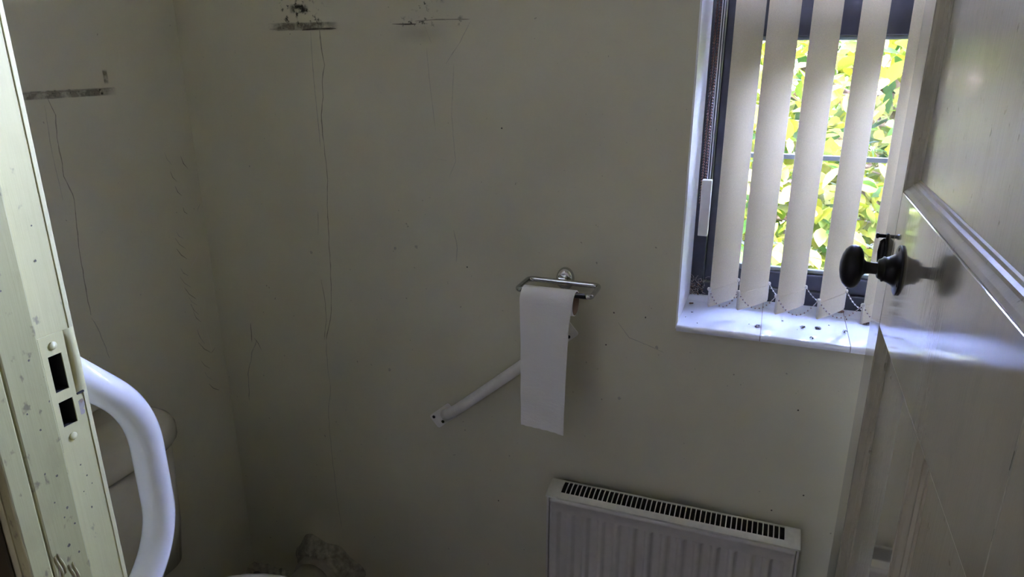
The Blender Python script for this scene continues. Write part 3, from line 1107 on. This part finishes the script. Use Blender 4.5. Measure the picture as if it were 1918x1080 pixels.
# ------------------------------------------------------------------ bent grab rail on the partition, beside the door frame
XB = -0.600
gr2 = empty('grab_rail', (XB, YF1, H - 0.43))
tag(gr2, 'glossy white bent grab rail standing off the partition beside the door frame', 'grab rail', 'white grab rails')
zT, zB_ = H - 0.352, H - 0.512
path = [(XB, YF1 + 0.002, zT + 0.100), (XB, 0.4800, zT - 0.002), (XB, 0.4800, zB_ + 0.002), (XB, YF1 + 0.002, zB_ - 0.100)]
tube('rail_tube', fillet(path, 0.046, 12), 0.0165, M_white_enamel, gr2, 32)
for zz in (zT + 0.100, zB_ - 0.100):
    pl = lathe('fixing_plate', [(0.0, 0.0004), (0.036, 0.0004), (0.036, 0.004), (0.033, 0.006), (0.0, 0.006)], (XB, YF1, zz), (0, 1, 0), M_white_enamel, gr2, 28)

# ------------------------------------------------------------------ toilet roll holder and roll
hol = empty('toilet_roll_holder', (-0.365, D, H - 0.42))
tag(hol, 'chrome loop toilet roll holder with an oval wall plate', 'toilet roll holder')
ZR = H - 0.431
YBk, YFt = 1.277, 1.207
XA, XE = -0.4400, -0.2925
lathe('wall_plate', [(0.0, 0.0004), (0.0240, 0.0004), (0.0240, 0.004), (0.0225, 0.009), (0.0185, 0.0125), (0.0165, 0.0135), (0.012, 0.0142), (0.0, 0.0145)],
      (-0.3720, D, H - 0.4330), (0, -1, 0), M_chrome, hol, 36, 0.78, (0, 0, 1))
box('stem', -0.3810, -0.3630, YBk + 0.002, D - 0.010, ZR - 0.006, ZR + 0.008, M_chrome, hol, 0.003)
lp = fillet([(XE + 0.010 - 0.022, YFt, ZR), (XE, YFt, ZR), (XE, YBk, ZR), (XA, YBk, ZR), (XA, YFt, ZR), (XA + 0.012, YFt, ZR)], 0.014, 7)
tube('loop', lp, 0.0056, M_chrome, hol, 16, 0.8)
tube('spindle', [(XA + 0.011, YFt, ZR), (XE - 0.011, YFt, ZR)], 0.0052, M_blackplastic, hol, 14)

roll = empty('toilet_roll', (-0.375, YFt, ZR - 0.04))
tag(roll, 'nearly used up toilet roll with a long hanging sheet', 'toilet roll')
RC = 0.0218
ZRC = ZR + 0.0052 - RC + 0.0004
PX0, PX1 = -0.4270, -0.3215
n = 40
vs, fs = [], []
for x in (PX0, PX1):
    for r in (RC, RC + 0.0008):
        for k in range(n):
            a = 2 * math.pi * k / n
            vs.append((x, YFt + math.cos(a) * r, ZRC + math.sin(a) * r))
for k in range(n):
    k2 = (k + 1) % n
    fs += [(k, k2, 2 * n + k2, 2 * n + k), (n + k, n + k2, 3 * n + k2, 3 * n + k), (k, k2, n + k2, n + k), (2 * n + k, 2 * n + k2, 3 * n + k2, 3 * n + k)]
mesh('cardboard_core', vs, fs, M_card, roll, True)
RP = RC + 0.0030
# layers still on the core
vs, fs = [], []
for x in (PX0 + 0.0005, PX1 - 0.0005):
    for r in (RC + 0.0010, RP - 0.0003):
        for k in range(n):
            a = 2 * math.pi * k / n
            vs.append((x, YFt + math.cos(a) * r, ZRC + math.sin(a) * r))
for k in range(n):
    k2 = (k + 1) % n
    fs += [(k, k2, 2 * n + k2, 2 * n + k), (n + k, n + k2, 3 * n + k2, 3 * n + k), (k, k2, n + k2, n + k), (2 * n + k, 2 * n + k2, 3 * n + k2, 3 * n + k)]
mesh('paper_layers', vs, fs, M_paper, roll, True)
# hanging sheet: over the top of the roll and down the front
prof = []
for k in range(13):
    a = math.radians(60 + 120 * k / 12)
    prof.append((YFt + math.cos(a) * RP, ZRC + math.sin(a) * RP, 0.0))
zend = H - 0.7135
for k in range(1, 41):
    s = k / 40
    prof.append((YFt - RP, ZRC + (zend - ZRC) * s, s))
vs, fs = [], []
NX = 17
for th in (0.0, 0.0005):
    for j, (y, z, s) in enumerate(prof):
        for k in range(NX):
            t = k / (NX - 1)
            x0 = PX0 + 0.001 + 0.002 * min(1, s * 1.0)
            x1 = PX1 - 0.0015 - 0.0042 * min(1, s * 6) - 0.0030 * s
            wob = (0.0012 * math.sin(z * 95 + t * 3) * s + 0.0016 * math.sin(t * 5 + z * 23)) * min(1, s * 4)
            yy = y + wob + s * (0.004 - 0.018 * t) + 0.004 * s * math.sin(math.pi * t)
            zz = z + (0.0006 * math.sin(k * 2.1) if j == len(prof) - 1 else 0)
            vs.append((x0 + (x1 - x0) * t, yy + th, zz))
R_ = len(prof)
for b0 in (0, R_ * NX):
    for j in range(R_ - 1):
        for k in range(NX - 1):
            fs.append((b0 + j * NX + k, b0 + j * NX + k + 1, b0 + (j + 1) * NX + k + 1, b0 + (j + 1) * NX + k))
mesh('hanging_sheet', vs, fs, M_paper, roll, True)

# ------------------------------------------------------------------ toilet
toi = empty('toilet', (-0.95, 0.765, 0))
tag(toi, 'white close-coupled toilet with a rounded cistern against the left wall', 'toilet')
CY = 0.768


def rbox_ring(x0, x1, hw, z, r):
    """plan outline: straight back on the wall, rounded front corners"""
    out = [(x0, CY - hw, z)]
    for k in range(9):
        a = math.radians(-90 + 90 * k / 8)
        out.append((x1 - r + r * math.cos(a), CY - hw + r + r * math.sin(a), z))
    for k in range(9):
        a = math.radians(90 * k / 8)
        out.append((x1 - r + r * math.cos(a), CY + hw - r + r * math.sin(a), z))
    out.append((x0, CY + hw, z))
    return out


XC0 = XL + 0.004
loft('cistern', [rbox_ring(XC0, -1.128, 0.200, H - 1.06, 0.06), rbox_ring(XC0, -1.112, 0.212, H - 0.96, 0.08), rbox_ring(XC0, -1.104, 0.2255, H - 0.7625, 0.095)], M_ceramic, toi)
lid_z = H - 0.762
loft('cistern_lid', [rbox_ring(XC0, -1.094, 0.2305, lid_z, 0.10), rbox_ring(XC0, -1.089, 0.234, lid_z + 0.007, 0.103), rbox_ring(XC0, -1.089, 0.234, lid_z + 0.027, 0.103),
                     rbox_ring(XC0, -1.094, 0.230, lid_z + 0.038, 0.10), rbox_ring(XC0, -1.106, 0.219, lid_z + 0.0450, 0.09), rbox_ring(XC0, -1.13, 0.20, lid_z + 0.048, 0.07)], M_ceramic, toi)
ZSE = H - 1.0365


def pan_ring(cx, a, b, z):
    return [(cx + a * math.cos(t) * (1.0 if math.cos(t) > 0 else 0.9), CY + b * math.sin(t), z) for t in [2 * math.pi * k / 36 for k in range(36)]]


loft('pan', [pan_ring(-0.92, 0.15, 0.10, 0.0), pan_ring(-0.91, 0.14, 0.09, 0.10), pan_ring(-0.88, 0.17, 0.12, 0.20), pan_ring(-0.845, 0.225, 0.172, 0.31), pan_ring(-0.835, 0.235, 0.18, ZSE - 0.03),
             pan_ring(-0.835, 0.228, 0.172, ZSE - 0.024)], M_ceramic, toi)
box('pan_shelf', XL + 0.02, -0.98, CY - 0.10, CY + 0.10, ZSE - 0.11, H - 1.058, M_ceramic, toi, 0.02, 3)
loft('toilet_seat', [pan_ring(-0.835, 0.23, 0.175, ZSE - 0.023), pan_ring(-0.835, 0.238, 0.182, ZSE - 0.018), pan_ring(-0.835, 0.236, 0.180, ZSE - 0.008), pan_ring(-0.835, 0.228, 0.172, ZSE - 0.006)], M_seat, toi)
loft('seat_lid', [pan_ring(-0.835, 0.23, 0.174, ZSE - 0.0055), pan_ring(-0.835, 0.237, 0.181, ZSE - 0.001), pan_ring(-0.835, 0.236, 0.180, ZSE + 0.008), pan_ring(-0.835, 0.222, 0.168, ZSE + 0.014), pan_ring(-0.835, 0.10, 0.08, ZSE + 0.018)], M_seat, toi)

# ------------------------------------------------------------------ soil pipe and its rough mortar patch
pipe = empty('soil_pipe', (-1.045, 1.1, 0.0))
tag(pipe, 'stubby painted soil pipe running into the wall near the corner', 'pipe')
tube('pipe_run', fillet([(-1.045, D - 0.012, 0.066), (-1.045, 1.14, 0.066), (-1.04, 1.045, 0.072)], 0.05, 6), 0.054, M_pipe, pipe, 28)
tube('pipe_socket', [(-1.045, D - 0.014, 0.066), (-1.045, D - 0.055, 0.066)], 0.0635, M_pipe, pipe, 28)
random.seed(5)
vs, fs = [], []
NA, NR = 40, 9
for j in range(NR + 1):
    s = j / NR
    for k in range(NA):
        a = math.pi * 1.25 * k / (NA - 1) - math.pi * 0.12
        R0 = 0.100 + 0.010 * math.sin(3 * a + 1) + 0.007 * math.sin(7 * a)
        r = 0.058 + (R0 - 0.058) * s
        bulge = (1 - s) ** 0.9 * 0.040 + (0.006 * random.uniform(-1, 1) if 0 < j < NR else 0)
        vs.append((-1.035 + r * math.cos(a) * 1.05, D - 0.0006 - max(0.0, bulge), max(0.001, 0.066 + r * math.sin(a))))
for j in range(NR):
    for k in range(NA - 1):
        fs.append((j * NA + k, j * NA + k + 1, (j + 1) * NA + k + 1, (j + 1) * NA + k))
mesh('mortar_patch', vs, fs, M_mortar, wb, True)
# crumbling joint between floor and walls in the corner
vs, fs = [], []
for k in range(25):
    x = XL + 0.001 + k * 0.012
    h = 0.012 + 0.012 * random.random()
    vs += [(x, D - 0.0006, h), (x, D - 0.010 - 0.012 * random.random(), 0.0005)]
for k in range(24):
    fs.append((2 * k, 2 * k + 1, 2 * k + 3, 2 * k + 2))
mesh('mortar_fillet', vs, fs, M_mortar, wb)
vs, fs = [], []
for k in range(25):
    y = D - 0.001 - k * 0.012
    h = 0.010 + 0.014 * random.random()
    vs += [(XL + 0.0006, y, h), (XL + 0.010 + 0.014 * random.random(), y, 0.0005)]
for k in range(24):
    fs.append((2 * k, 2 * k + 1, 2 * k + 3, 2 * k + 2))
mesh('mortar_fillet', vs, fs, M_mortar, wl)

# ------------------------------------------------------------------ cracks, stains and scuffs on the walls
random.seed(11)
crackA = [(-0.9145, 1.4663), (-0.9151, 1.4359), (-0.9099, 1.397), (-0.9193, 1.3634), (-0.9209, 1.3304), (-0.9301, 1.2821), (-0.9284, 1.2364), (-0.9282, 1.2086), (-0.9276, 1.1519), (-0.9348, 1.0817), (-0.9378, 1.0186), (-0.9407, 0.9413), (-0.9454, 0.8708), (-0.9532, 0.817), (-0.9715, 0.7618), (-0.975, 0.6988), (-0.9721, 0.6295), (-0.9833, 0.5776), (-0.9871, 0.5183), (-0.9869, 0.4404), (-0.9849, 0.3281), (-0.9786, 0.2209)]
ribbon('paint_crack', crackA[:7], 0.0026, on_back, M_mark2, wb, 0.45)
ribbon('paint_crack', crackA[6:15], 0.0019, on_back, M_mark2, wb, 0.45)
ribbon('paint_crack', crackA[14:], 0.0016, on_back, M_mark3, wb, 0.6)
ribbon('paint_crack', [(-0.9376, 1.4651), (-0.9388, 1.4295), (-0.9401, 1.3801), (-0.9394, 1.3301), (-0.9387, 1.2784), (-0.9382, 1.2256)], 0.0018, on_back, M_mark3, wb, 0.3)
ribbon('paint_crack', [(-0.9602, 1.0799), (-0.9661, 1.025)], 0.0011, on_back, M_mark2, wb)
ribbon('paint_crack', [(-0.9696, 0.9159), (-0.9661, 0.8871), (-0.9637, 0.8551), (-0.9663, 0.8125), (-0.9762, 0.7611)], 0.0015, on_back, M_mark2, wb, 0.5)
ribbon('scuff', [(-1.1945, 0.7751), (-1.199, 0.7233)], 0.0022, on_back, M_mark2, wb, 0.5)
ribbon('scuff', [(-1.181, 0.7318), (-1.2018, 0.6932), (-1.225, 0.629), (-1.2336, 0.5497)], 0.0024, on_back, M_mark3, wb, 0.9)
ribbon('scuff', [(-1.19, 0.735), (-1.178, 0.722), (-1.172, 0.705)], 0.0020, on_back, M_mark2, wb, 0.6)
ribbon('scuff', [(-0.671, 1.4714), (-0.6572, 1.4396)], 0.0012, on_back, M_mark3, wb)
ribbon('scuff', [(-0.5737, 1.4756), (-0.5949, 1.441), (-0.6273, 1.3996)], 0.0014, on_back, M_mark3, wb)
ribbon('scuff', [(-0.6208, 1.0648), (-0.6133, 1.0244), (-0.6168, 0.9943)], 0.0016, on_back, M_mark3, wb, 0.6)
ribbon('scuff', [(-0.668, 1.43), (-0.664, 1.36), (-0.655, 1.27)], 0.0010, on_back, M_mark3, wb, 0.5)
ribbon('scuff', [(-0.61, 1.40), (-0.618, 1.30), (-0.612, 1.21), (-0.628, 1.175)], 0.0011, on_back, M_mark3, wb, 0.5)
ribbon('scuff', [(-0.654, 1.213), (-0.632, 1.210)], 0.0012, on_back, M_mark3, wb, 0.3)
ribbon('scuff', [(-0.26, 0.902), (-0.235, 0.872), (-0.20, 0.862), (-0.165, 0.850)], 0.0012, on_back, M_mark3, wb, 0.5)
# old shelf marks
film('shelf_stain', -1.045, -0.868, 1.4655, 1.483, on_back, M_smear, wb)
ribbon('shelf_edge_mark', [(-0.958, 1.4672), (-0.926, 1.4690), (-0.874, 1.4690)], 0.0035, on_back, M_mark, wb, 0.2, 0.0009)
ribbon('shelf_edge_mark', [(-1.04, 1.470), (-0.96, 1.4675)], 0.0016, on_back, M_mark2, wb, 0.3, 0.0009)
film('soot_stain', -1.035, -0.885, 1.470, 1.535, on_back, M_soot, wb, 0.0007)
film('soot_stain', -0.985, -0.937, 1.498, 1.519, on_back, M_soot_d, wb, 0.0010)
film('shelf_stain', -0.750, -0.570, 1.468, 1.490, on_back, M_soot, wb, 0.0007)
film('shelf_stain', -0.748, -0.62, 1.435, 1.480, on_back, M_rust, wb, 0.0004)
ribbon('shelf_edge_mark', [(-0.7422, 1.4755), (-0.713, 1.4745), (-0.6885, 1.4746)], 0.0024, on_back, M_mark, wb, 0.3, 0.0009)
ribbon('shelf_edge_mark', [(-0.69, 1.480), (-0.645, 1.4820), (-0.5736, 1.4813)], 0.0022, on_back, M_mark2, wb, 0.6, 0.0009)
film('soot_stain', -0.700, -0.625, 1.492, 1.540, on_back, M_soot, wb, 0.0007)
film('warm_run', -0.375, -0.295, 0.70, 0.975, on_back, M_rust, wb, 0.0004)
for (u, v_) in ((-0.5248, 0.413), (0.096, 0.7687), (0.1277, 0.5856), (-0.2828, 0.8499), (-0.5919, 0.9849), (-0.2055, 0.92), (0.073, 0.5368), (-0.2693, 0.9221), (-0.5096, 1.2793)):
    blot('wall_speck', u, v_, 0.0019, on_back, M_mark, wb)
for (u, v_) in ((-0.2496, 0.7332), (-0.7123, 1.0189), (-0.7658, 1.0103), (-0.1795, 0.8592), (-0.99, 0.98), (-0.80, 0.71)):
    blot('wall_speck', u, v_, 0.0042, on_back, M_mark3, wb)
# left wall
film('shelf_stain', 0.86, 1.122, 1.3395, 1.3560, on_left, M_smear, wl)
ribbon('shelf_edge_mark', [(0.86, 1.3515), (0.95, 1.3520), (1.119, 1.3545)], 0.0016, on_left, M_mark2, wl, 0.5, 0.0009)
film('soot_stain', 0.95, 1.125, 1.340, 1.357, on_left, M_soot, wl, 0.0009)
film('shelf_stain', 1.096, 1.108, 1.362, 1.391, on_left, M_smear, wl)
ribbon('paint_crack', [(0.9696, 1.3406), (0.978, 1.31), (0.9724, 1.281), (0.9695, 1.1944), (0.9814, 1.1447), (0.9708, 1.0652), (0.9654, 0.9648), (0.965, 0.9065)], 0.0020, on_left, M_mark2, wl, 0.6)
ribbon('paint_crack', [(0.966, 0.90), (0.9788, 0.8532), (0.987, 0.8003)], 0.0020, on_left, M_mark3, wl, 0.6)
ribbon('paint_crack', [(0.960, 1.33), (0.955, 1.25), (0.957, 1.15)], 0.0014, on_left, M_mark3, wl, 0.5)
SC = [[(1.2183, 1.0251), (1.234, 1.0058)], [(1.2116, 1.0112), (1.2368, 0.9798)], [(1.2105, 0.9865), (1.2359, 0.9545)], [(1.2127, 0.9385), (1.2318, 0.9136)], [(1.2069, 0.9178), (1.2341, 0.8835)], [(1.2149, 0.8895), (1.2442, 0.8503)], [(1.2221, 0.8642), (1.2451, 0.8332)], [(1.2261, 0.843), (1.2447, 0.8096)], [(1.2302, 0.8215), (1.249, 0.7876)], [(1.2333, 0.7728), (1.2504, 0.7279)], [(1.231, 0.7392), (1.2666, 0.6965)], [(1.2301, 0.6906), (1.2548, 0.6585)], [(1.2365, 0.6558), (1.2573, 0.6246)], [(1.243, 0.6203), (1.2733, 0.5876)], [(1.2483, 1.0773), (1.2583, 1.0598)], [(1.2893, 1.0597), (1.3025, 1.0761)], [(1.2666, 0.6965), (1.2817, 0.7047)], [(1.2641, 1.1956), (1.2812, 1.1633)], [(1.22, 1.21), (1.235, 1.18)], [(1.228, 1.165), (1.242, 1.14)], [(1.235, 1.13), (1.25, 1.105)]]
for i, l in enumerate(SC):
    mid = ((l[0][0] + l[1][0]) / 2 - 0.003, (l[0][1] + l[1][1]) / 2 - 0.002)
    ribbon('scuff', [l[0], mid, l[1]], random.uniform(0.0014, 0.0026), on_left, M_mark2 if i % 3 else M_mark3, wl, 0.2)
for l in ([(1.2735, 0.9573), (1.2432, 0.9298)], [(1.2832, 0.53), (1.2639, 0.5131)], [(1.272, 0.84), (1.258, 0.80)], [(1.262, 0.76), (1.27, 0.70)]):
    ribbon('scratch', l, 0.0013, on_left, M_lightscratch, wl, 0.3)

# ------------------------------------------------------------------ dead flies and crumbs on the sill
random.seed(3)


def fly(x, y, ang, size, label, wings=True, m=M_fly, name='dead_fly', cat='insect'):
    o = empty(name, (x, y, ZS))
    tag(o, label, cat, 'dead insects and crumbs on the sill')
    d = Vector((math.cos(ang), math.sin(ang), 0))
    s = Vector((-d.y, d.x, 0))
    z = Vector((0, 0, 1))
    c = Vector((x, y, ZS + size * 0.24))
    prof = [(0.0, -0.55), (0.16, -0.48), (0.24, -0.25), (0.22, 0.0), (0.13, 0.06), (0.21, 0.16), (0.23, 0.30), (0.12, 0.42), (0.17, 0.46), (0.17, 0.56), (0.0, 0.64)]
    lathe('body', [(r * size, h * size) for r, h in prof], c, d, m, o, 9, 0.9)
    if wings:
        for sg in (-1, 1):
            p = [c + d * 0.2 * size + z * 0.2 * size, c - d * 0.35 * size + s * sg * 0.42 * size + z * 0.1 * size,
                 c - d * 0.72 * size + s * sg * 0.30 * size, c - d * 0.5 * size + s * sg * 0.1 * size + z * 0.14 * size]
            mesh('wing', p, [(0, 1, 2, 3)], M_wing, o)
        vs, fs = [], []
        for k in (-0.05, 0.12, 0.28):
            for sg in (-1, 1):
                tube_geo([c + d * k * size, c + d * k * size + s * sg * 0.34 * size + z * 0.16 * size, c + d * (k * 1.4) * size + s * sg * 0.46 * size - z * 0.18 * size], 0.03 * size, 4, vs=vs, fs=fs)
        mesh('legs', vs, fs, m, o)
    return o


fly(0.0053, 1.3414, 0.9, 0.0085, 'black dead fly beside the first tile joint on the sill')
fly(0.0869, 1.3649, 0.6, 0.0085, 'black dead fly under the third blind vane on the sill')
fly(0.1147, 1.3689, 2.9, 0.0095, 'largest black dead fly at the middle of the sill')
fly(0.1021, 1.3126, 1.9, 0.0075, 'dead fly nearest the front edge of the sill')
fly(0.1614, 1.3679, 1.3, 0.0085, 'upright dead fly left of the second tile joint')
fly(0.1599, 1.4780, 0.2, 0.0130, 'brown dead insect against the window frame', m=M_crumb)
fly(0.2014, 1.4250, 0.3, 0.0125, 'brown dead insect under the vane beside the door', m=M_crumb)
fly(0.1693, 1.4392, 1.6, 0.0055, 'small brown husk on the second tile joint', False, M_crumb, 'husk')
fly(-0.1305, 1.4294, 0.4, 0.0080, 'brown crumpled husk in the left corner of the sill', False, M_crumb, 'husk')
fly(-0.1226, 1.3780, 0.2, 0.0040, 'tiny dark crumb left end of the sill', False, M_fly, 'crumb', 'crumb')
for (x, y, l) in ((-0.1316, 1.3463, 'tiny dark crumb close to the left window reveal'), (-0.1058, 1.3199, 'tiny dark crumb at the left end of the sill front edge'),
                  (-0.0104, 1.3482, 'tiny dark crumb just left of the fly at the first tile joint'), (0.0505, 1.3895, 'tiny dark crumb between the second and third blind vanes'),
                  (0.0773, 1.3504, 'tiny dark crumb just left of the fly under the third vane'), (0.135, 1.395, 'tiny dark crumb just below the fourth blind vane')):
    fly(x, y, random.uniform(0, 6), random.uniform(0.0022, 0.0034), l, False, M_fly, 'crumb', 'crumb')

# dusty cobweb clump in the lower left corner of the window frame
vs, fs = [], []
for k in range(70):
    a = Vector((wx0 + 0.002 + random.random() ** 2 * 0.030, YW - 0.002 - random.random() * 0.010, ZS + 0.001 + random.random() ** 1.4 * 0.042))
    b = a + Vector((random.uniform(-1, 1) * 0.012, random.uniform(-1, 0.2) * 0.004, random.uniform(-1, 1) * 0.010))
    b.x = max(b.x, wx0 + 0.001)
    b.z = max(b.z, ZS + 0.0008)
    m_ = (a + b) / 2 + Vector((0, -0.001, random.uniform(-1, 1) * 0.003))
    tube_geo([a, m_, b], 0.00035, 4, vs=vs, fs=fs)
web = empty('cobweb', (wx0 + 0.015, YW - 0.006, ZS))
tag(web, 'dusty cobweb with brown debris in the bottom corner of the window frame', 'cobweb')
o = mesh('web_strands', vs, fs, M_web, web)
o['kind'] = 'stuff'
vs, fs = [], []
for k in range(46):
    ico((wx0 + 0.002 + random.random() ** 2 * 0.028, YW - 0.003 - random.random() * 0.006, ZS + 0.0015 + random.random() ** 2 * 0.034), random.uniform(0.0008, 0.0026), vs, fs)
o = mesh('web_debris', vs, fs, M_crumb, web)
o['kind'] = 'stuff'

# ------------------------------------------------------------------ outside: ground and the leafy tree beyond the glass
tag(box('ground', -14, 14, -14, 14, -0.35, -0.2, M_lawn), 'grass outside the window', kind='structure')
tree = empty('tree', (0.2, 3.0, -0.2))
tag(tree, 'sunlit broad-leaved bush filling the view through the window', 'tree')
random.seed(99)
trunk = tube('trunk', [(0.6, 3.35, -0.2), (0.55, 3.32, 0.5), (0.45, 3.25, 1.1), (0.38, 3.2, 1.45), (0.33, 3.15, 1.75)], [0.06, 0.05, 0.04, 0.028, 0.012], M_bark, tree, 10)
for k in range(46):
    z = random.uniform(0.2, 1.5)
    p = Vector((0.6 - 0.16 * z, 3.35 - 0.1 * z, z))
    e = Vector((random.uniform(-1.7, 2.0), random.uniform(2.55, 3.3), min(1.8, z + random.uniform(-0.3, 0.7))))
    mid = p.lerp(e, 0.5) + Vector((random.uniform(-.15, .15), random.uniform(-.1, .1), random.uniform(0, .25)))
    tube('branch', fillet([p, mid, e], 0.2, 5), [0.012 - 0.0013 * i for i in range(8)], M_bark, tree, 5)


def leaf_shape():
    """leaf in the xy plane, stalk at the origin, tip along +y, folded a little and drooping"""
    out = [(0, 0, 0), (0.22, 0.22, 0.05), (0.30, 0.48, 0.05), (0.19, 0.78, 0.0), (0, 1.0, -0.10),
           (-0.19, 0.78, 0.0), (-0.30, 0.48, 0.05), (-0.22, 0.22, 0.05), (0, 0.30, 0.0), (0, 0.65, -0.02)]
    f = [(0, 1, 8), (1, 2, 9, 8), (2, 3, 9), (3, 4, 9), (0, 8, 7), (7, 8, 9, 6), (6, 9, 5), (5, 9, 4)]
    return out, f


LV, LF = leaf_shape()
cand = []
for k in range(26000):
    y = 2.45 + 1.15 * random.random() ** 1.2
    x = random.uniform(-1.9, 2.3)
    z = random.uniform(0.0, 1.85)
    L = random.uniform(0.05, 0.095)
    yaw, pit, rol = random.uniform(0, 2 * math.pi), random.gauss(0.5, 0.5), random.gauss(0, 0.5)
    mt = Matrix.Translation((x, y, z)) @ Matrix.Rotation(yaw, 4, 'Z') @ Matrix.Rotation(-pit, 4, 'X') @ Matrix.Rotation(rol, 4, 'Y') @ Matrix.Scale(L, 4)
    kind = random.choices((0, 1, 2, 3), (0.40, 0.30, 0.14, 0.16))[0]
    cand.append((mt, kind, y, x, z))


for k in range(9000):
    mt = Matrix.Translation((random.uniform(-2.6, 3.0), random.uniform(3.7, 4.4), random.uniform(-0.1, 2.0))) @ Matrix.Rotation(random.uniform(0, 6.28), 4, 'Z') @ Matrix.Rotation(-random.gauss(0.5, 0.5), 4, 'X') @ Matrix.Scale(random.uniform(0.10, 0.15), 4)
    cand.append((mt, random.choices((0, 1, 2), (0.3, 0.4, 0.3))[0], 9.0, 50.0, 0.0))


def seen(c):
    _, _, y, x, z = c
    k = 1.5 / y
    u, v_ = x * k, (z - H) * k
    if not (-0.045 < u < 0.205 and -0.43 < v_ < 0.035):
        return False
    g = 1.40 / y * x                      # between which two vanes it shows
    return any(a + 0.048 < g < b + 0.012 for a, b in zip(VX, VX[1:]))


near = sorted([c for c in cand if seen(c)], key=lambda c: c[2])[:300]
ids = {id(c) for c in near}
lm = []
for i in range(4):
    me = bpy.data.meshes.new('leaf')
    me.from_pydata(LV, [], LF)
    me.materials.append(M_leaves[i])
    for p in me.polygons:
        p.use_smooth = True
    lm.append(me)
inv = Matrix.Translation((-0.2, -3.0, 0.2))
for c in near:
    o = bpy.data.objects.new('leaf', lm[c[1]])
    C.objects.link(o)
    o.parent = tree
    o.matrix_local = inv @ c[0]
vs, fs, mi = [], [], []
for c in cand:
    if id(c) in ids:
        continue
    b0 = len(vs)
    vs.extend([tuple(c[0] @ Vector(p)) for p in LV])
    fs.extend([tuple(b0 + i for i in f) for f in LF])
    mi.extend([c[1]] * len(LF))
me = bpy.data.meshes.new('foliage')
me.from_pydata(vs, [], fs)
for m_ in M_leaves:
    me.materials.append(m_)
me.polygons.foreach_set('material_index', mi)
me.polygons.foreach_set('use_smooth', [True] * len(mi))
o = bpy.data.objects.new('foliage', me)
C.objects.link(o)
adopt(o, tree)
o['kind'] = 'stuff'
